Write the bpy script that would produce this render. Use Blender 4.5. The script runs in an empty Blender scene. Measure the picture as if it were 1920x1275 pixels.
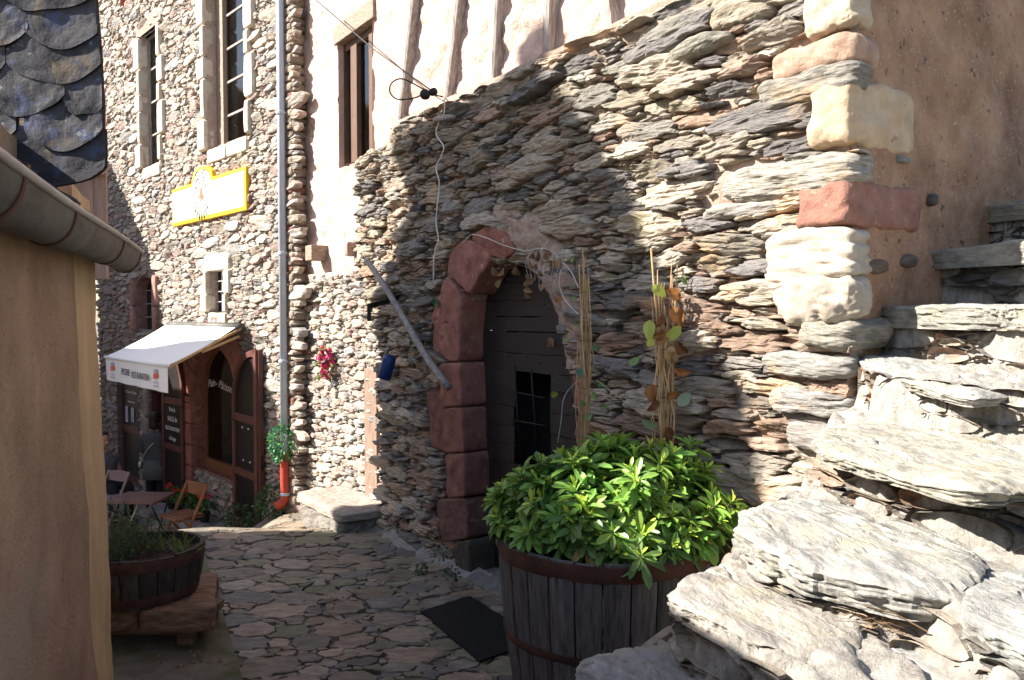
import bpy, bmesh, math, random
import numpy as np
from mathutils import Vector, Matrix
R = math.radians
SC = bpy.context.scene
COL = SC.collection
# ------------------------------------------------------------------ camera
F, CX, CY, PIT = 1464.0, 960.0, 637.5, R(2.04)
cd = bpy.data.cameras.new('camera'); cam = bpy.data.objects.new('camera', cd); COL.objects.link(cam)
cam.location = (0, 0, 0); cam.rotation_euler = (R(90) - PIT, 0, 0)
cd.sensor_width = 36; cd.lens = F / 1920 * 36; cd.clip_start = .05; cd.clip_end = 500
SC.camera = cam
SUN = Vector((-1.163, -.08, .87)).normalized()
w = bpy.data.worlds.new('World'); SC.world = w; w.use_nodes = True
nt = w.node_tree; nt.nodes.clear()
sky = nt.nodes.new('ShaderNodeTexSky'); sky.sky_type = 'NISHITA'; sky.sun_disc = False
sky.sun_elevation = math.asin(SUN.z); sky.sun_rotation = math.atan2(SUN.x, SUN.y)
bg = nt.nodes.new('ShaderNodeBackground'); bg.inputs[1].default_value = .08
wo = nt.nodes.new('ShaderNodeOutputWorld')
nt.links.new(sky.outputs[0], bg.inputs[0]); nt.links.new(bg.outputs[0], wo.inputs[0])
sl = bpy.data.lights.new('sun', 'SUN'); sl.energy = 4.8; sl.angle = R(.53); sl.color = (1, .95, .87)
so = bpy.data.objects.new('sun', sl); COL.objects.link(so)
so.rotation_euler = SUN.to_track_quat('Z', 'Y').to_euler()
SC.view_settings.view_transform = 'Standard'; SC.view_settings.look = 'None'
SC.view_settings.gamma = 1; SC.view_settings.exposure = 1.82
rng = np.random.default_rng(7); random.seed(7)
# ------------------------------------------------------------------ pixel / plane helpers
def ray(px, py):
    up = (CY - py) / F
    return np.array([(px - CX) / F, math.cos(PIT) + math.sin(PIT) * up, -math.sin(PIT) + math.cos(PIT) * up])
def atD(px, py, D):
    r = ray(px, py); return r * (D / r[1])
def atZ(px, py, z):
    r = ray(px, py); return r * (z / r[2])
class Fr:
    """vertical wall frame: p origin (xy), d along, n outwards"""
    def __init__(s, p, d, n=None):
        s.p = np.array(p, float); s.d = np.array(d, float) / np.hypot(*d)
        s.n = np.array(n, float) / np.hypot(*n)
    def pt(s, a, o, z):
        a, o, z = np.broadcast_arrays(np.asarray(a, float), np.asarray(o, float), np.asarray(z, float))
        return np.stack([s.p[0] + a * s.d[0] + o * s.n[0], s.p[1] + a * s.d[1] + o * s.n[1], z], -1)
    def hit(s, px, py, o=0.):
        r = ray(px, py); q = s.p + o * s.n
        t = (q @ s.n) / (r[:2] @ s.n); P = r * t
        return float((P[:2] - q) @ s.d), float(P[2])
    def off(s, o): return Fr(s.p + o * s.n, s.d, s.n)
WB = Fr((1.573, 3.6), (-.573, .819), (-.819, -.573))
WC = Fr((1.573, 3.6), (.819, .573), (.573, -.819))
WP = WB.off(-.12)
WA = Fr((-2.66, 9.57), (-.675, .738), (-.738, -.675))
GZ = -2.11
# ------------------------------------------------------------------ noise
def _h(ix, iy, iz, seed):
    h = (ix.astype(np.int64) * 374761393 + iy.astype(np.int64) * 668265263 + iz.astype(np.int64) * 2147483647 + seed * 974634777) & 0xffffffff
    h = ((h ^ (h >> 13)) * 1274126177) & 0xffffffff
    h = ((h ^ (h >> 16)) * 2246822519) & 0xffffffff
    return ((h ^ (h >> 15)) & 0xffff) / 65535.0
def vn(P, sc=1., seed=0):
    P = np.asarray(P, float) * sc + 1000.3
    i = np.floor(P).astype(np.int64); f = P - i; f = f * f * (3 - 2 * f)
    r = 0
    for a in (0, 1):
        for b in (0, 1):
            for c in (0, 1):
                wgt = (f[..., 0] if a else 1 - f[..., 0]) * (f[..., 1] if b else 1 - f[..., 1]) * (f[..., 2] if c else 1 - f[..., 2])
                r = r + wgt * _h(i[..., 0] + a, i[..., 1] + b, i[..., 2] + c, seed)
    return r * 2 - 1
def fbm(P, sc=1., seed=0, oct=4, g=.5):
    r = 0; a = 1.; P = np.asarray(P, float)
    for k in range(oct):
        r = r + a * vn(P, sc, seed + k * 7); sc = np.asarray(sc) * 2.03; a *= g
    return r
# ------------------------------------------------------------------ mesh builder
class MB:
    def __init__(s): s.V = []; s.F = []; s.C = []; s.n = 0
    def add(s, V, F, c=(1, 1, 1)):
        V = np.asarray(V, float).reshape(-1, 3); s.V.append(V)
        for f in (F if isinstance(F, list) else [F]): s.F.append(np.asarray(f, np.int64) + s.n)
        c = np.asarray(c, float)
        s.C.append(np.broadcast_to(c, (len(V), 3)) if c.ndim == 1 else c); s.n += len(V); return s
    def build(s, name, mat, parent=None, smooth=False, bev=0):
        V = np.concatenate(s.V); me = bpy.data.meshes.new(name)
        tot = []; idx = []
        for f in s.F:
            if f.ndim == 1: tot.append(np.array([len(f)])); idx.append(f)
            else: tot.append(np.full(len(f), f.shape[1])); idx.append(f.ravel())
        tot = np.concatenate(tot); idx = np.concatenate(idx)
        st = np.concatenate([[0], np.cumsum(tot)[:-1]])
        me.vertices.add(len(V)); me.vertices.foreach_set('co', V.ravel())
        me.loops.add(len(idx)); me.loops.foreach_set('vertex_index', idx.astype(np.int32))
        me.polygons.add(len(tot)); me.polygons.foreach_set('loop_start', st.astype(np.int32))
        me.polygons.foreach_set('loop_total', tot.astype(np.int32))
        me.update(calc_edges=True); me.validate()
        me.polygons.foreach_set('use_smooth', np.full(len(me.polygons), bool(smooth)))
        if len(me.vertices) == len(V):
            ca = me.color_attributes.new('Col', 'FLOAT_COLOR', 'POINT')
            c = np.concatenate([np.concatenate(s.C), np.ones((len(V), 1))], 1); ca.data.foreach_set('color', c.ravel())
        me.materials.append(mat)
        o = bpy.data.objects.new(name, me); COL.objects.link(o)
        if parent is not None: par(o, parent)
        if bev:
            b = o.modifiers.new('bev', 'BEVEL'); b.width = bev; b.segments = 2; b.limit_method = 'ANGLE'
        return o
    def hexa(s, c8, col=(1, 1, 1)):
        return s.add(c8, np.array([[0, 3, 2, 1], [4, 5, 6, 7], [0, 1, 5, 4], [1, 2, 6, 5], [2, 3, 7, 6], [3, 0, 4, 7]]), col)
    def fbox(s, fr, s0, s1, o0, o1, z0, z1, col=(1, 1, 1)):
        a = [(s0, o0, z0), (s1, o0, z0), (s1, o1, z0), (s0, o1, z0), (s0, o0, z1), (s1, o0, z1), (s1, o1, z1), (s0, o1, z1)]
        return s.hexa([fr.pt(*q) for q in a], col)
    def box(s, x0, x1, y0, y1, z0, z1, col=(1, 1, 1)):
        return s.hexa([(x0, y0, z0), (x1, y0, z0), (x1, y1, z0), (x0, y1, z0), (x0, y0, z1), (x1, y0, z1), (x1, y1, z1), (x0, y1, z1)], col)
    def beam(s, a, b, wx, wy, up=(0, 0, 1), col=(1, 1, 1)):
        a = Vector(a); b = Vector(b); t = (b - a).normalized(); x = t.cross(Vector(up)).normalized(); y = x.cross(t)
        c = []
        for q in (a, b):
            for i, j in ((-1, -1), (1, -1), (1, 1), (-1, 1)): c.append(q + x * wx / 2 * i + y * wy / 2 * j)
        return s.hexa(np.array([list(v) for v in c]), col)
    def prism(s, fr, pts, o0, o1, col=(1, 1, 1)):
        n = len(pts); P = np.array(pts)
        V = np.concatenate([fr.pt(P[:, 0], o0, P[:, 1]), fr.pt(P[:, 0], o1, P[:, 1])])
        i = np.arange(n); j = (i + 1) % n
        return s.add(V, [i[::-1].copy(), i + n, np.stack([i, j, j + n, i + n], 1)], col)
    def tube(s, pts, rad, n=8, col=(1, 1, 1), cap=True):
        P = np.array(pts, float); m = len(P); rad = np.broadcast_to(np.asarray(rad, float), (m,))
        T = np.gradient(P, axis=0); T /= np.linalg.norm(T, axis=1)[:, None] + 1e-9
        u = np.cross(T[0], [0.3, .2, 1.]);
        if np.linalg.norm(u) < .1: u = np.cross(T[0], [1., 0, 0])
        U = []
        for k in range(m):
            u = u - T[k] * (u @ T[k]); u /= np.linalg.norm(u) + 1e-9; U.append(u)
        U = np.array(U); Wv = np.cross(T, U); th = np.arange(n) / n * 2 * math.pi
        V = P[:, None] + rad[:, None, None] * (U[:, None] * np.cos(th)[None, :, None] + Wv[:, None] * np.sin(th)[None, :, None])
        F = []
        k = np.arange(m - 1)[:, None] * n; i = np.arange(n)[None]; j = (i + 1) % n
        F.append(np.stack([k + i, k + j, k + n + j, k + n + i], -1).reshape(-1, 4))
        if cap: F += [np.arange(n)[::-1].copy(), np.arange(n) + (m - 1) * n]
        return s.add(V, F, col)
    def lathe(s, c, prof, n=32, col=(1, 1, 1), sx=1., sy=1.):
        pr = np.array(prof); th = np.arange(n) / n * 2 * math.pi; m = len(pr)
        V = np.stack([c[0] + pr[:, 0, None] * np.cos(th) * sx, c[1] + pr[:, 0, None] * np.sin(th) * sy, c[2] + np.repeat(pr[:, 1, None], n, 1)], -1)
        k = np.arange(m - 1)[:, None] * n; i = np.arange(n)[None]; j = (i + 1) % n
        return s.add(V, [np.stack([k + i, k + j, k + n + j, k + n + i], -1).reshape(-1, 4)], col)
    def grid(s, V, keep=None, col=(1, 1, 1)):
        a, b = V.shape[:2]; i = np.arange(a - 1)[:, None] * b + np.arange(b - 1)[None]
        Fq = np.stack([i, i + 1, i + b + 1, i + b], -1)
        if keep is not None: Fq = Fq[keep]
        return s.add(V, [Fq.reshape(-1, 4)], col if np.ndim(col) == 1 else np.asarray(col).reshape(-1, 3))
    def rock(s, c, ax, ay, az, n=10, p=6., amp=.04, seed=0, sc=6., col=(1, 1, 1)):
        """rounded block; ax,ay,az half-axis vectors"""
        g = np.linspace(-1, 1, n); A, B = np.meshgrid(g, g, indexing='ij'); one = np.ones_like(A)
        c = np.asarray(c, float); M = np.array([ax, ay, az], float)
        for q, fl in (((one, A, B), 0), ((-one, A, B), 1), ((A, one, B), 1), ((A, -one, B), 0), ((A, B, one), 0), ((A, B, -one), 1)):
            Q = np.stack(q, -1); nr = (np.abs(Q) ** p).sum(-1) ** (1 / p); Q = Q / nr[..., None]
            Wd = c + Q @ M; L = np.linalg.norm(M, axis=1).min()
            nd = (Q ** 3) @ (M / np.linalg.norm(M, axis=1)[:, None]); nd /= np.linalg.norm(nd, axis=-1)[..., None] + 1e-9
            Wd = Wd + nd * (fbm(Wd, sc, seed, 4) * amp)[..., None]
            if fl: Wd = Wd[::-1]
            s.grid(Wd, None, col)
        return s
def par(o, p):
    o.parent = p
    m = Matrix.Translation(p.location) if p.type == 'EMPTY' and p.parent is None else Matrix()
    if p.get('local'): return
    o.matrix_parent_inverse = m.inverted()
def tag(o, label=None, cat=None, group=None, kind=None):
    for k, v in (('label', label), ('category', cat), ('group', group), ('kind', kind)):
        if v: o[k] = v
    return o
def thing(name, loc, label, cat, group=None, local=False):
    o = bpy.data.objects.new(name, None); COL.objects.link(o); o.location = tuple(float(v) for v in loc); o.empty_display_size = .1
    if local: o['local'] = 1
    return tag(o, label, cat, group)
def dup(root, loc, rz=0, label=None, sc=1):
    r = root.copy(); COL.objects.link(r); r.location = tuple(loc); r.rotation_euler = (0, 0, rz); r.scale = (sc,) * 3
    if label: r['label'] = label
    for ch in list(root.children):
        c = ch.copy(); COL.objects.link(c); c.parent = r
        for g in ch.children:
            d = g.copy(); COL.objects.link(d); d.parent = c
    return r
# ------------------------------------------------------------------ materials
def nodes(name):
    m = bpy.data.materials.new(name); m.use_nodes = True; t = m.node_tree; b = t.nodes['Principled BSDF']
    return m, t, b
def mat(name, col, rough=.8, metal=0., var=.25, vs=8., bump=.0, bs=40., stretch=(1, 1, 1), col2=None, useattr=False, spec=.3, det=8, trans=0, spots=None):
    m, t, b = nodes(name); N = t.nodes; L = t.links
    tc = N.new('ShaderNodeTexCoord'); mp = N.new('ShaderNodeMapping'); mp.inputs['Scale'].default_value = stretch
    L.new(tc.outputs['Object'], mp.inputs[0])
    nz = N.new('ShaderNodeTexNoise'); nz.inputs['Scale'].default_value = vs; nz.inputs['Detail'].default_value = det; nz.inputs['Roughness'].default_value = .65
    L.new(mp.outputs[0], nz.inputs['Vector'])
    cr = N.new('ShaderNodeValToRGB'); cr.color_ramp.elements[0].position = .32; cr.color_ramp.elements[1].position = .7
    c2 = col2 if col2 else tuple(c * (1 - var) for c in col)
    c1 = tuple(min(1, c * (1 + var)) for c in col) if not col2 else col
    cr.color_ramp.elements[0].color = (*c2, 1); cr.color_ramp.elements[1].color = (*c1, 1)
    L.new(nz.outputs[0], cr.inputs[0]); out = cr.outputs[0]
    for sp_i, (sc_, thr, sw, scol) in enumerate([] if not spots else (spots if isinstance(spots, list) else [spots])):
        n2 = N.new('ShaderNodeTexNoise'); n2.inputs['Scale'].default_value = sc_; n2.inputs['Detail'].default_value = 9; n2.inputs['Roughness'].default_value = .62; n2.inputs['Distortion'].default_value = .3 * sp_i
        L.new(tc.outputs['Object'], n2.inputs['Vector'])
        mr = N.new('ShaderNodeMapRange'); mr.inputs[1].default_value = thr; mr.inputs[2].default_value = thr + sw; L.new(n2.outputs[0], mr.inputs[0])
        mx = N.new('ShaderNodeMixRGB'); L.new(mr.outputs[0], mx.inputs[0]); L.new(out, mx.inputs[1]); mx.inputs[2].default_value = (*scol, 1); out = mx.outputs[0]
    if useattr:
        at = N.new('ShaderNodeAttribute'); at.attribute_name = 'Col'
        mx = N.new('ShaderNodeMixRGB'); mx.blend_type = 'MULTIPLY'; mx.inputs[0].default_value = 1
        L.new(out, mx.inputs[1]); L.new(at.outputs[0], mx.inputs[2]); out = mx.outputs[0]
    L.new(out, b.inputs['Base Color'])
    b.inputs['Roughness'].default_value = rough; b.inputs['Metallic'].default_value = metal; b.inputs['Specular IOR Level'].default_value = spec
    if bump:
        nb = N.new('ShaderNodeTexNoise'); nb.inputs['Scale'].default_value = bs; nb.inputs['Detail'].default_value = 7; nb.inputs['Roughness'].default_value = .7
        L.new(mp.outputs[0], nb.inputs['Vector'])
        bp = N.new('ShaderNodeBump'); bp.inputs['Strength'].default_value = 1; bp.inputs['Distance'].default_value = bump
        L.new(nb.outputs[0], bp.inputs['Height']); L.new(bp.outputs[0], b.inputs['Normal'])
    if trans:
        tr = N.new('ShaderNodeBsdfTranslucent'); L.new(out, tr.inputs[0]); ms = N.new('ShaderNodeMixShader'); ms.inputs[0].default_value = trans
        o = N['Material Output']; L.new(b.outputs[0], ms.inputs[1]); L.new(tr.outputs[0], ms.inputs[2]); L.new(ms.outputs[0], o.inputs[0])
    return m
W1 = (1, 1, 1)
M = {}
M['schist'] = mat('schist', (1.0, .98, .95), .85, var=.0, col2=(.42, .41, .42), vs=14, bump=.022, bs=16, stretch=(1, 1, 6), useattr=True, spots=[(3.2, .56, .1, (1.0, .80, .62)), (22, .62, .06, (.45, .43, .38)), (2.2, .60, .1, (.62, .60, .50))])
M['rubble'] = mat('rubble', (1, 1, 1), .85, col2=(.5, .48, .46), vs=16, bump=.016, bs=20, stretch=(1, 1, 3), useattr=True)
M['slab'] = mat('slab_schist', (.86, .83, .78), .85, col2=(.30, .295, .29), vs=8, bump=.007, bs=20, stretch=(3.0, 1.2, 4), useattr=True, det=12, spots=[(4.5, .52, .12, (.60, .56, .46)), (2.3, .55, .1, (.52, .54, .57)), (30, .60, .07, (.30, .29, .27)), (9, .66, .05, (1.2, 1.0, .8))])
M['mortar'] = mat('mortar', (.40, .29, .225), .95, var=.3, vs=14, bump=.02, bs=45)
M['mortar_grey'] = mat('mortar_grey', (.34, .31, .27), .95, var=.35, vs=20, bump=.02, bs=50)
M['plaster_brown'] = mat('brown_plaster', (.53, .315, .195), .95, col2=(.22, .12, .072), vs=2.6, bump=.02, bs=30, det=12, spots=[(17, .61, .05, (.13, .085, .06)), (1.4, .52, .16, (.30, .165, .105)), (48, .60, .05, (.50, .36, .25))])
M['plaster_pink'] = mat('pink_plaster', (.66, .49, .41), .95, col2=(.50, .34, .27), vs=6, bump=.035, bs=16, spots=(9, .62, .08, (.48, .33, .26)))
M['plaster_ochre'] = mat('ochre_plaster', (.47, .31, .205), .95, col2=(.26, .165, .105), vs=2.6, bump=.016, bs=48, det=12, spots=[(70, .60, .05, (.17, .11, .07)), (1.6, .58, .15, (.36, .27, .19))])
M['plaster_pale'] = mat('pale_ochre_plaster', (.58, .42, .24), .9, col2=(.42, .28, .15), vs=3, bump=.002, bs=30, stretch=(1, 1, .3))
M['red'] = mat('red_sandstone', (1, 1, 1), .9, col2=(.55, .5, .5), vs=9, bump=.010, bs=40, useattr=True, det=12, spots=[(6, .58, .12, (.62, .60, .60)), (18, .63, .05, (1.35, 1.5, 1.5))])
M['cream'] = mat('cream_limestone', (1, 1, 1), .9, col2=(.74, .68, .6), vs=10, bump=.008, bs=30, useattr=True)
M['oldwood'] = mat('old_grey_wood', (.46, .42, .38), .85, col2=(.16, .12, .10), vs=9, bump=.006, bs=14, stretch=(6, 6, .7))
M['beamwood'] = mat('beam_wood', (.38, .30, .23), .85, col2=(.17, .12, .09), vs=9, bump=.01, bs=10, stretch=(1.5, 1.5, 9))
M['doorwood'] = mat('dark_door_wood', (1, 1, 1), .6, col2=(.45, .42, .42), vs=7, bump=.004, bs=16, stretch=(2, 2, 16), useattr=True, spec=.5)
M['brown'] = mat('brown_paint', (.115, .045, .035), .5, var=.2, bump=.001)
M['panel'] = mat('dark_panel', (.018, .014, .013), .45, var=.3)
M['black'] = mat('black_iron', (.02, .02, .02), .55, metal=.3, var=.3, bump=.001)
M['rust'] = mat('rusty_iron', (.13, .055, .035), .8, col2=(.05, .028, .022), vs=12, bump=.003, bs=60, metal=.2)
M['stave'] = mat('weathered_stave', (.17, .16, .158), .8, col2=(.055, .05, .049), vs=8, bump=.006, bs=16, stretch=(7, 7, .6), useattr=True, spots=(2.4, .66, .06, (.30, .12, .055)))
M['tubwood'] = mat('dark_tub_wood', (.10, .075, .06), .8, col2=(.035, .027, .022), vs=8, bump=.004, bs=16, stretch=(5, 5, .8), useattr=True)
M['soil'] = mat('soil', (.07, .04, .028), 1, var=.5, vs=30, bump=.03, bs=60)
M['leaf'] = mat('glossy_leaf', (1, 1, 1), .38, var=.12, vs=30, useattr=True, trans=.28, spec=.5)
M['dryleaf'] = mat('dry_leaf', (1, 1, 1), .8, var=.3, vs=25, useattr=True, trans=.3)
M['stem'] = mat('stem', (.16, .10, .06), .8, var=.4)
M['cane'] = mat('dry_cane', (.62, .42, .22), .7, col2=(.34, .21, .10), vs=12, stretch=(4, 4, .8), useattr=True)
M['zinc'] = mat('zinc', (.12, .113, .10), .6, metal=.3, col2=(.05, .045, .038), vs=5, bump=.003, bs=12, stretch=(1, 1, 3), spots=(3, .58, .1, (.16, .14, .11)))
M['pvc'] = mat('gutter_bead', (.36, .33, .29), .55, metal=.3, var=.2, vs=14)
M['pipegrey'] = mat('grey_pipe', (.38, .43, .50), .45, var=.1)
M['pipered'] = mat('red_pipe', (.38, .05, .03), .5, var=.15)
M['slate'] = mat('roof_slate', (.068, .062, .066), .85, col2=(.018, .017, .02), vs=9, bump=.006, bs=22, useattr=True, spots=[(13, .55, .12, (.055, .063, .11)), (8, .57, .08, (.085, .064, .042)), (26, .64, .04, (.17, .17, .15))], spec=.15)
M['lichen'] = mat('lichen', (.42, .42, .36), 1, var=.4, vs=60, bump=.004, bs=90)
M['clad'] = mat('pink_cladding', (.42, .28, .21), .8, col2=(.27, .165, .12), vs=6, bump=.002, stretch=(8, 8, .5))
M['white'] = mat('white_canvas', (.82, .82, .82), .8, var=.03)
M['whitepaint'] = mat('white_lettering', (.8, .8, .8), .6, var=.02)
M['blackpaint'] = mat('black_lettering', (.02, .02, .025), .6, var=.02)
M['signwhite'] = mat('sign_board', (.85, .84, .74), .6, var=.05)
M['yellow'] = mat('yellow_paint', (.85, .50, .02), .5, var=.15, vs=10)
M['green'] = mat('dark_green_paint', (.02, .045, .02), .6)
M['coral'] = mat('coral_paint', (.75, .16, .08), .6)
M['tan'] = mat('sign_letter', (.42, .38, .16), .6)
M['curtain'] = mat('net_curtain', (.58, .57, .55), .9, var=.15, vs=20, stretch=(4, 4, .4))
M['blind'] = mat('beige_blind', (.42, .36, .26), .9, var=.1)
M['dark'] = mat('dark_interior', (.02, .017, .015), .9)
M['shopwall'] = mat('shop_interior', (.20, .15, .10), .9, var=.2, vs=3)
M['orangewood'] = mat('varnished_wood', (.20, .085, .042), .4, var=.3, vs=8, stretch=(1, 1, 6))
M['brownwood'] = mat('brown_window_wood', (.11, .058, .036), .6, var=.3, vs=8, stretch=(4, 4, .6))
M['palebrown'] = mat('weathered_red_wood', (.30, .21, .16), .85, col2=(.14, .085, .06), vs=9, stretch=(6, 6, .6), bump=.004)
M['tablewood'] = mat('table_slat_wood', (.17, .08, .06), .5, var=.25)
M['palewood'] = mat('pale_chair_wood', (.28, .19, .18), .6, var=.15)
M['chrome'] = mat('steel', (.6, .6, .6), .3, metal=.9, var=.05)
M['block'] = mat('timber_block', (.36, .21, .13), .8, col2=(.12, .065, .04), vs=6, bump=.012, bs=9, stretch=(1.2, 6, 6))
M['conc'] = mat('mossy_concrete', (.20, .17, .12), .95, col2=(.09, .08, .055), vs=5, bump=.006, bs=30, spots=(2.6, .47, .16, (.075, .085, .02)))
M['pavebase'] = mat('paving_joint', (.24, .20, .165), .95, col2=(.11, .09, .07), vs=7, bump=.012, bs=45, spots=(1.6, .58, .1, (.07, .08, .025)))
M['paver'] = mat('paving_stone', (1, 1, 1), .6, col2=(.45, .44, .43), vs=8, bump=.010, bs=14, useattr=True, stretch=(1, 2.2, 1), spec=.4, spots=(1.5, .62, .1, (.35, .40, .16)))
M['mat'] = mat('wet_dark_mat', (.006, .006, .006), .85, var=.5, vs=80, bump=.003, bs=120)
M['skin'] = mat('skin', (.50, .27, .18), .6, var=.06)
M['hair'] = mat('hair', (.025, .016, .012), .6, var=.3, vs=40)
M['coat'] = mat('grey_coat', (.075, .078, .082), .9, var=.15, bump=.002)
M['skirt'] = mat('grey_skirt', (.13, .13, .125), .9, var=.12)
M['pants'] = mat('dark_trousers', (.018, .018, .022), .9)
M['pattern'] = mat('speckled_shirt', (.22, .22, .26), .9, col2=(.03, .03, .035), vs=35)
M['strap'] = mat('bag_strap', (.42, .38, .34), .7)
M['blue'] = mat('blue_enamel', (.01, .03, .13), .3, var=.4, vs=6, bump=.002)
M['oldpale'] = mat('flaking_grip', (.38, .34, .32), .8, col2=(.12, .10, .09), vs=40)
M['pink'] = mat('pink_petals', (.72, .07, .22), .6, var=.25, vs=60, useattr=True)
M['redflower'] = mat('red_petals', (.75, .03, .02), .6)
M['pot'] = mat('black_pot', (.02, .02, .02), .6)
M['cable'] = mat('white_cable', (.62, .58, .52), .6)
M['paper'] = mat('menu_paper', (.62, .62, .78), .8)
M['wire'] = mat('black_wire', (.012, .012, .012), .6)
M['silver'] = mat('silver_object', (.6, .6, .6), .35, metal=.6)
def glassmat(name, tint, fac):
    m, t, b = nodes(name); N = t.nodes; L = t.links
    tr = N.new('ShaderNodeBsdfTransparent'); tr.inputs[0].default_value = (*tint, 1)
    gl = N.new('ShaderNodeBsdfGlossy'); gl.inputs['Roughness'].default_value = .06
    fr = N.new('ShaderNodeFresnel'); fr.inputs[0].default_value = fac; ms = N.new('ShaderNodeMixShader')
    L.new(fr.outputs[0], ms.inputs[0]); L.new(tr.outputs[0], ms.inputs[1]); L.new(gl.outputs[0], ms.inputs[2])
    L.new(ms.outputs[0], N['Material Output'].inputs[0]); return m
M['glass'] = glassmat('window_glass', (.85, .85, .82), 1.5)
# ------------------------------------------------------------------ masonry
def darts(s0, s1, t0, t1, aniso, classes, seed, rf=None, tight=.80):
    """seeds in metres with half-height radii; classes = [(r, attempts per m2 scaled)]"""
    rn = random.Random(seed); cell = max(c[0] for c in classes) * 2.4; G = {}; out = []
    A = (s1 - s0) / aniso * (t1 - t0)
    for r0, k in classes:
        for _ in range(int(A * k)):
            x = rn.uniform(s0, s1) / aniso; y = rn.uniform(t0, t1); r = r0 * rn.uniform(.85, 1.15)
            if rf: r *= rf(x * aniso, y)
            gx, gy = int(x // cell), int(y // cell); ok = True
            for a in (gx - 1, gx, gx + 1):
                for b in (gy - 1, gy, gy + 1):
                    for q in G.get((a, b), ()):
                        if (q[0] - x) ** 2 + (q[1] - y) ** 2 < ((q[2] + r) * tight) ** 2: ok = False; break
                    if not ok: break
                if not ok: break
            if ok: G.setdefault((gx, gy), []).append((x, y, r)); out.append((x, y, r))
    return np.array(out)
def stones(mb, seeds, aniso, mapf, keep=None, gap=.006, Mn=20, h=(.03, .09), prof=None, pal=None, amp=.012, seed=1, p=9, rough=.14, tilt=.5, shear=0., shr=0., nsc=(9, 9, 30), back=-.05, hr=0., avoid=(), clip=None, cap=1.35, layer=0., jag=0., rag=False):
    rn = np.random.default_rng(seed); n = len(seeds); K = min(14, n - 1)
    X = seeds[:, :2]; Rr = seeds[:, 2]; nb = np.zeros((n, K), int)
    for a in range(0, n, 400):
        d2 = ((X[a:a + 400, None] - X[None]) ** 2).sum(-1); d2[np.arange(len(d2)), np.arange(a, min(a + 400, n))] = 1e9
        nb[a:a + 400] = np.argpartition(d2, K, 1)[:, :K]
    if keep is not None:
        k = keep(X[:, 0] * aniso, X[:, 1])
        idx = np.nonzero(k)[0]
    else: idx = np.arange(n)
    D = X[nb[idx]] - X[idx][:, None]; d = np.linalg.norm(D, axis=-1)
    hh = (d * d + Rr[idx][:, None] ** 2 - Rr[nb[idx]] ** 2) / (2 * d) - gap
    hh = np.maximum(hh, Rr[idx][:, None] * .35)
    th = np.arange(Mn) / Mn * 2 * math.pi; u = np.stack([np.cos(th), np.sin(th)], -1)
    c = np.einsum('nkd,md->nkm', D / d[..., None], u)
    r = ((np.maximum(c, 0) / hh[..., None]) ** p).sum(1) ** (-1 / p)
    r = np.minimum(r, Rr[idx][:, None] * cap)
    m = len(idx); ph = rn.uniform(0, 99, (m, 1))
    r *= 1 + rough * vn(np.stack(np.broadcast_arrays(u[None, :, 0] * 1.7 + ph, u[None, :, 1] * 1.7, ph * 0), -1)) + rough * .5 * vn(np.stack(np.broadcast_arrays(u[None, :, 0] * 4 + ph, u[None, :, 1] * 4, ph * 0 + 5), -1))
    if jag: r *= 1 + jag * vn(np.stack(np.broadcast_arrays(u[None, :, 0] * 9 + ph, u[None, :, 1] * 9, ph * 0 + 15), -1))
    for hp_ in avoid:
        for _ in range(14):
            b_ = poly_in(hp_, (X[idx, 0:1] + r * u[None, :, 0]) * aniso, X[idx, 1:2] + r * u[None, :, 1])
            if not b_.any(): break
            r = np.where(b_, r * .84, r)
    if prof is None: prof = [(1.02, None), (1.0, 0.), (.97, .5), (.90, .78), (.75, .93), (.5, 1.0), (.25, 1.02), (.02, 1.02)]
    hgt = rn.uniform(h[0], h[1], m) + hr * Rr[idx]; tx = rn.normal(0, tilt, m); ty = rn.normal(0, tilt, m)
    pal = np.array(pal); pc = pal[rn.integers(0, len(pal), m)] * rn.uniform(.72, 1.2, (m, 1))
    rows = []; shv = rn.normal(0, 1, (m, 1))
    cx = X[idx, 0] * aniso; cy = X[idx, 1]
    for q, (rho, hp) in enumerate(prof):
        lx = rho * r * u[None, :, 0] * aniso; ly = rho * r * u[None, :, 1] + (shear + shr * shv) * lx
        S = cx[:, None] + lx; T = cy[:, None] + ly
        if hp is None: H = np.full_like(S, back)
        else:
            H = hgt[:, None] * hp + hp * (tx[:, None] * lx / aniso * .5 + ty[:, None] * ly * .6)
            P = np.stack([S, T, H + ph], -1)
            H = H + fbm(P, np.array(nsc), seed, 3) * amp * min(1., .3 + hp)
            T = T + vn(P, np.array([8., 30., 8.]), seed + 3) * amp * .6
        if layer and hp is not None and hp > .4:
            lay = np.floor((T - .12 * (S - cx[:, None]) * tx[:, None]) / .013); H = H + layer * hp * (_h(lay, np.broadcast_to(np.arange(m)[:, None], S.shape), np.floor(S * 9), seed) - .5)
        if rag: S = np.maximum(S, -.012 - .035 * vn(np.stack([T * 0, T * 0, T], -1), 9, 77) - .01 * vn(np.stack([T * 0, T * 0, T], -1), 60, 78))
        if clip is not None:
            S = np.clip(S, clip[0], clip[1])
            T = np.where(T > clip[3], clip[3] + (T - clip[3]) * .2, T) if rag else np.clip(T, clip[2], clip[3])
        rows.append(mapf(S, T, H))
    V = np.stack(rows, 1)                                       # m, rings, Mn, 3
    ringn = len(prof); k = np.arange(ringn - 1)[:, None] * Mn; i = np.arange(Mn)[None]; j = (i + 1) % Mn
    Fq = np.stack([k + i, k + j, k + Mn + j, k + Mn + i], -1).reshape(-1, 4)
    Fa = (np.arange(m)[:, None, None] * (ringn * Mn) + Fq[None]).reshape(-1, 4)
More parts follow.
